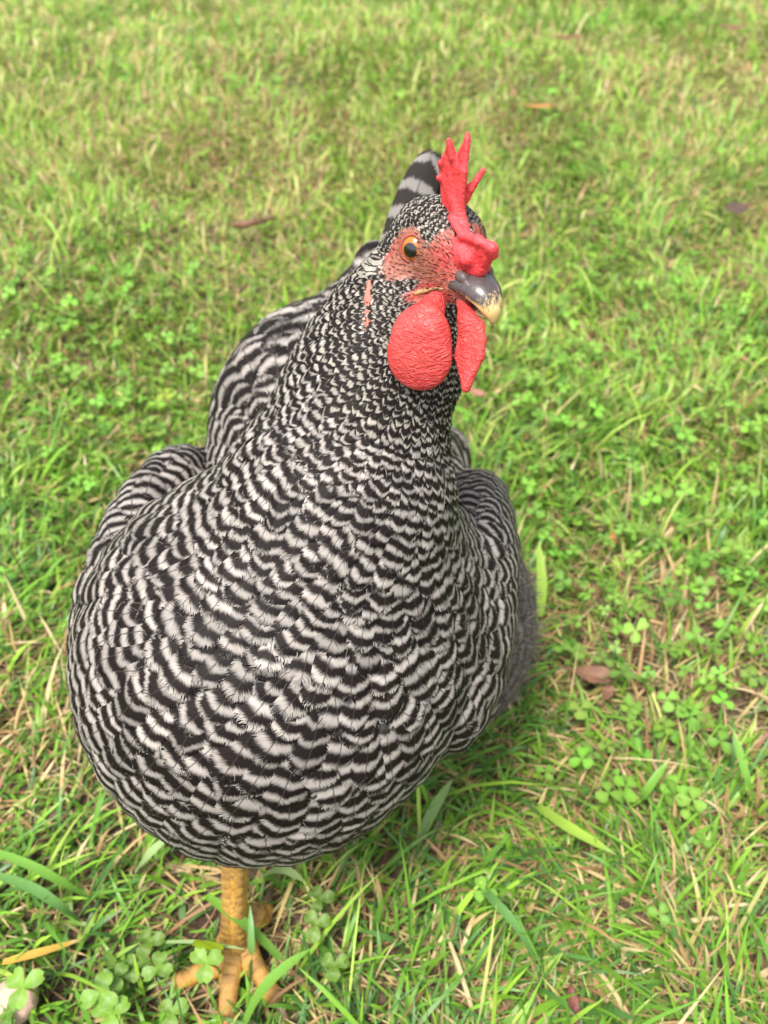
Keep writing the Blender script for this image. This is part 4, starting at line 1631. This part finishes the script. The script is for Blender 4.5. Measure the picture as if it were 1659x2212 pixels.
def fallen_leaf(px, py, z, length, width, az, curl, mats, lab, cup=.5, cat='leaf'):
    """a dry leaf: cupped, curled along its length, with a raised midrib and a stalk"""
    p = gp(px, py, z)
    n_, m_ = 12, 9
    u_ = np.linspace(0, 1, n_); v_ = np.linspace(-1, 1, m_)
    U, V = np.meshgrid(u_, v_, indexing='ij')
    half = np.interp(u_, [0, .12, .4, .7, .9, 1], [.06, .5, 1, .85, .4, .03]) * (1 + .08 * np.sin(u_ * 23))
    ang = (U - .5) * curl
    X = np.sin(ang) / max(abs(curl), .05) * length
    Z = (1 - np.cos(ang)) / max(abs(curl), .05) * length
    ca = V * cup * 1.2
    Y = np.sin(ca) / 1.2 / max(cup, .05) * half[:, None] * width * .5
    Z = Z + (1 - np.cos(ca)) * half[:, None] * width * .5 + .0006 * np.sin(U * 19 + V * 3) - .0006 * np.exp(-(V / .1) ** 2)
    P = np.stack([X, Y, Z], -1).reshape(-1, 3)
    g = np.arange(n_ * m_).reshape(n_, m_)
    q = np.stack([g[:-1, :-1], g[:-1, 1:], g[1:, 1:], g[1:, :-1]], -1).reshape(-1, 4)
    Rm = np.array(Matrix.Rotation(az, 3, 'Z') @ Matrix.Rotation(.15, 3, 'X'))
    root = empty('dead_leaf', tuple(p))
    tag(root, lab, cat)
    me = mesh_np('blade', P @ Rm.T, q)
    o = link('blade', me, mats, root)
    sm = o.modifiers.new('thick', 'SOLIDIFY'); sm.thickness = .0004
    st_ = smooth_path([(P[4] * 1.0), (P[4] * 1.25 + np.array([0, .001, -.001])), (P[4] * 1.6 + np.array([0, .003, -.003]))], 6)
    v, f = tube(st_ @ Rm.T, np.linspace(.0007, .0005, 6), 6)
    link('stem', mesh_np('stem', v, f), mats, root)
    return root


BROWN = dead_leaf_material('brown_leaf', (.21, .10, .055), (.13, .062, .036))
DARKL = dead_leaf_material('dark_leaf', (.10, .055, .035), (.05, .03, .022))
ORANGE = dead_leaf_material('orange_leaf', (.40, .20, .05), (.28, .12, .04))
PINK = dead_leaf_material('pink_leaf', (.30, .14, .09), (.22, .10, .06))
REDB = dead_leaf_material('red_brown_leaf', (.20, .065, .045), (.12, .04, .03))
fallen_leaf(1287, 1462, .024, .034, .016, R(-8), 1.5, BROWN, 'curled brown dead leaf right of the grey thigh fluff', .8)
fallen_leaf(1312, 1496, .018, .016, .009, R(60), 1.2, BROWN, 'small brown leaf scrap just below the curled brown leaf', .6)
fallen_leaf(1238, 2168, .020, .018, .007, R(95), .8, REDB, 'dark reddish leaf scrap at the bottom edge', .7)
fallen_leaf(1168, 230, .024, .060, .012, R(4), .5, ORANGE, 'orange yellow leaf far behind the comb on the right', .4)
fallen_leaf(1225, 84, .014, .060, .024, R(10), .8, REDB, 'dark brown leaf near the top edge, left of two', .5)
fallen_leaf(1582, 60, .016, .065, .020, R(-6), .6, BROWN, 'brown leaf near the top right corner', .5)
fallen_leaf(1590, 452, .018, .040, .030, R(30), .6, DARKL, 'blackish leaf near the right edge level with the head', .5)
fallen_leaf(1032, 850, .030, .020, .010, R(-30), .8, PINK, 'pinkish leaf behind the tip of the right wattle', .5)
fallen_leaf(1325, 1165, .020, .014, .008, R(80), .7, ORANGE, 'tiny orange scrap in the clover right of the wing', .5)

# twig behind the neck on the left
tw = smooth_path([gp(505, 487, .020), gp(530, 484, .028), gp(560, 478, .026), gp(592, 470, .020)], 14)
root = empty('twig', tuple(tw[0])); tag(root, 'brown twig lying in the lawn left of the head', 'twig')
v, f = tube(tw - tw[0], np.interp(np.linspace(0, 1, 14), [0, .3, .6, 1], [.0035, .0050, .0042, .0025]) * (1 + .1 * np.sin(np.arange(14) * 2.1)), 8)
link('stick', mesh_np('stick', v, f), BROWN, root)
sb = smooth_path([tw[6] - tw[0], tw[6] - tw[0] + np.array([.006, .006, .006]), tw[6] - tw[0] + np.array([.016, .010, .010])], 6)
v, f = tube(sb, np.linspace(.0022, .001, 6), 6)
link('side_shoot', mesh_np('side_shoot', v, f), BROWN, root)

# pale stone in the bottom left corner
n_ = NT('pale_stone'); x_ = n_.noise(n_.obj(), 120, 4, .6)
n_.set(n_.b, 'Base Color', n_.mix(x_, rgb(.55, .36, .28), rgb(.40, .27, .20))); n_.set(n_.b, 'Roughness', .7); n_.bump(x_, .4, .002)
sp_ = gp(12, 2172, .012)
sv, sf = surface_nets(SDF([(Ell((0, 0, 0), (.015, .011, .009)), .004), (Ell((.006, .004, .002), (.010, .009, .008)), .004), (Ell((-.008, -.003, -.001), (.008, .008, .007)), .004)]), (-.03, -.03, -.03), (.03, .03, .03), .0015)
so = link('stone', mesh_np('stone', sv + rng.normal(0, .0002, sv.shape), sf), n_.m)
so.location = tuple(sp_)
tag(so, 'pale pinkish stone in the bottom left corner', 'stone')

# yellow green seedling leaf beside the foot
lp_ = gp(458, 2045, .045)
root = empty('seedling', (lp_[0], lp_[1] + .006, 0)); tag(root, 'bright yellow green seedling with one serrated leaf beside the ankle', 'seedling')
rt = np.array(root.location)
n1, m1 = 9, 7
U, V = np.meshgrid(np.linspace(0, 1, n1), np.linspace(-1, 1, m1), indexing='ij')
half = np.interp(U[:, 0], [0, .15, .45, .8, 1], [.05, .6, 1, .7, .05]) * (1 + .10 * np.where(np.arange(n1) % 2, 1, -1))
P = np.stack([V * half[:, None] * .0075, -(U - .5) * .004 - .10 * np.abs(V) * .01, (U - .4) * .026 + .002 * np.abs(V)], -1).reshape(-1, 3)
g = np.arange(n1 * m1).reshape(n1, m1)
q = np.stack([g[:-1, :-1], g[:-1, 1:], g[1:, 1:], g[1:, :-1]], -1).reshape(-1, 4)
cl = np.tile(np.array([.40, .52, .02]), (n1 * m1, 1)) * (1 - .25 * np.exp(-(V.ravel() / .15) ** 2))[:, None]
link('leaf', mesh_np('leaf', P @ np.array(Matrix.Rotation(R(-16), 3, 'Y')).T + lp_ - rt, q, cols=cl), M_CLOVER, root)
v, f = tube(smooth_path([np.zeros(3), (lp_ - rt) * .5 + np.array([0, .002, 0]), lp_ - rt + np.array([0, 0, -.008])], 6), np.linspace(.0012, .0007, 6), 6, (0, 1, 0))
link('stalk', mesh_np('stalk', v, f, cols=np.tile([.34, .45, .05], (len(v), 1))), M_CLOVER, root)
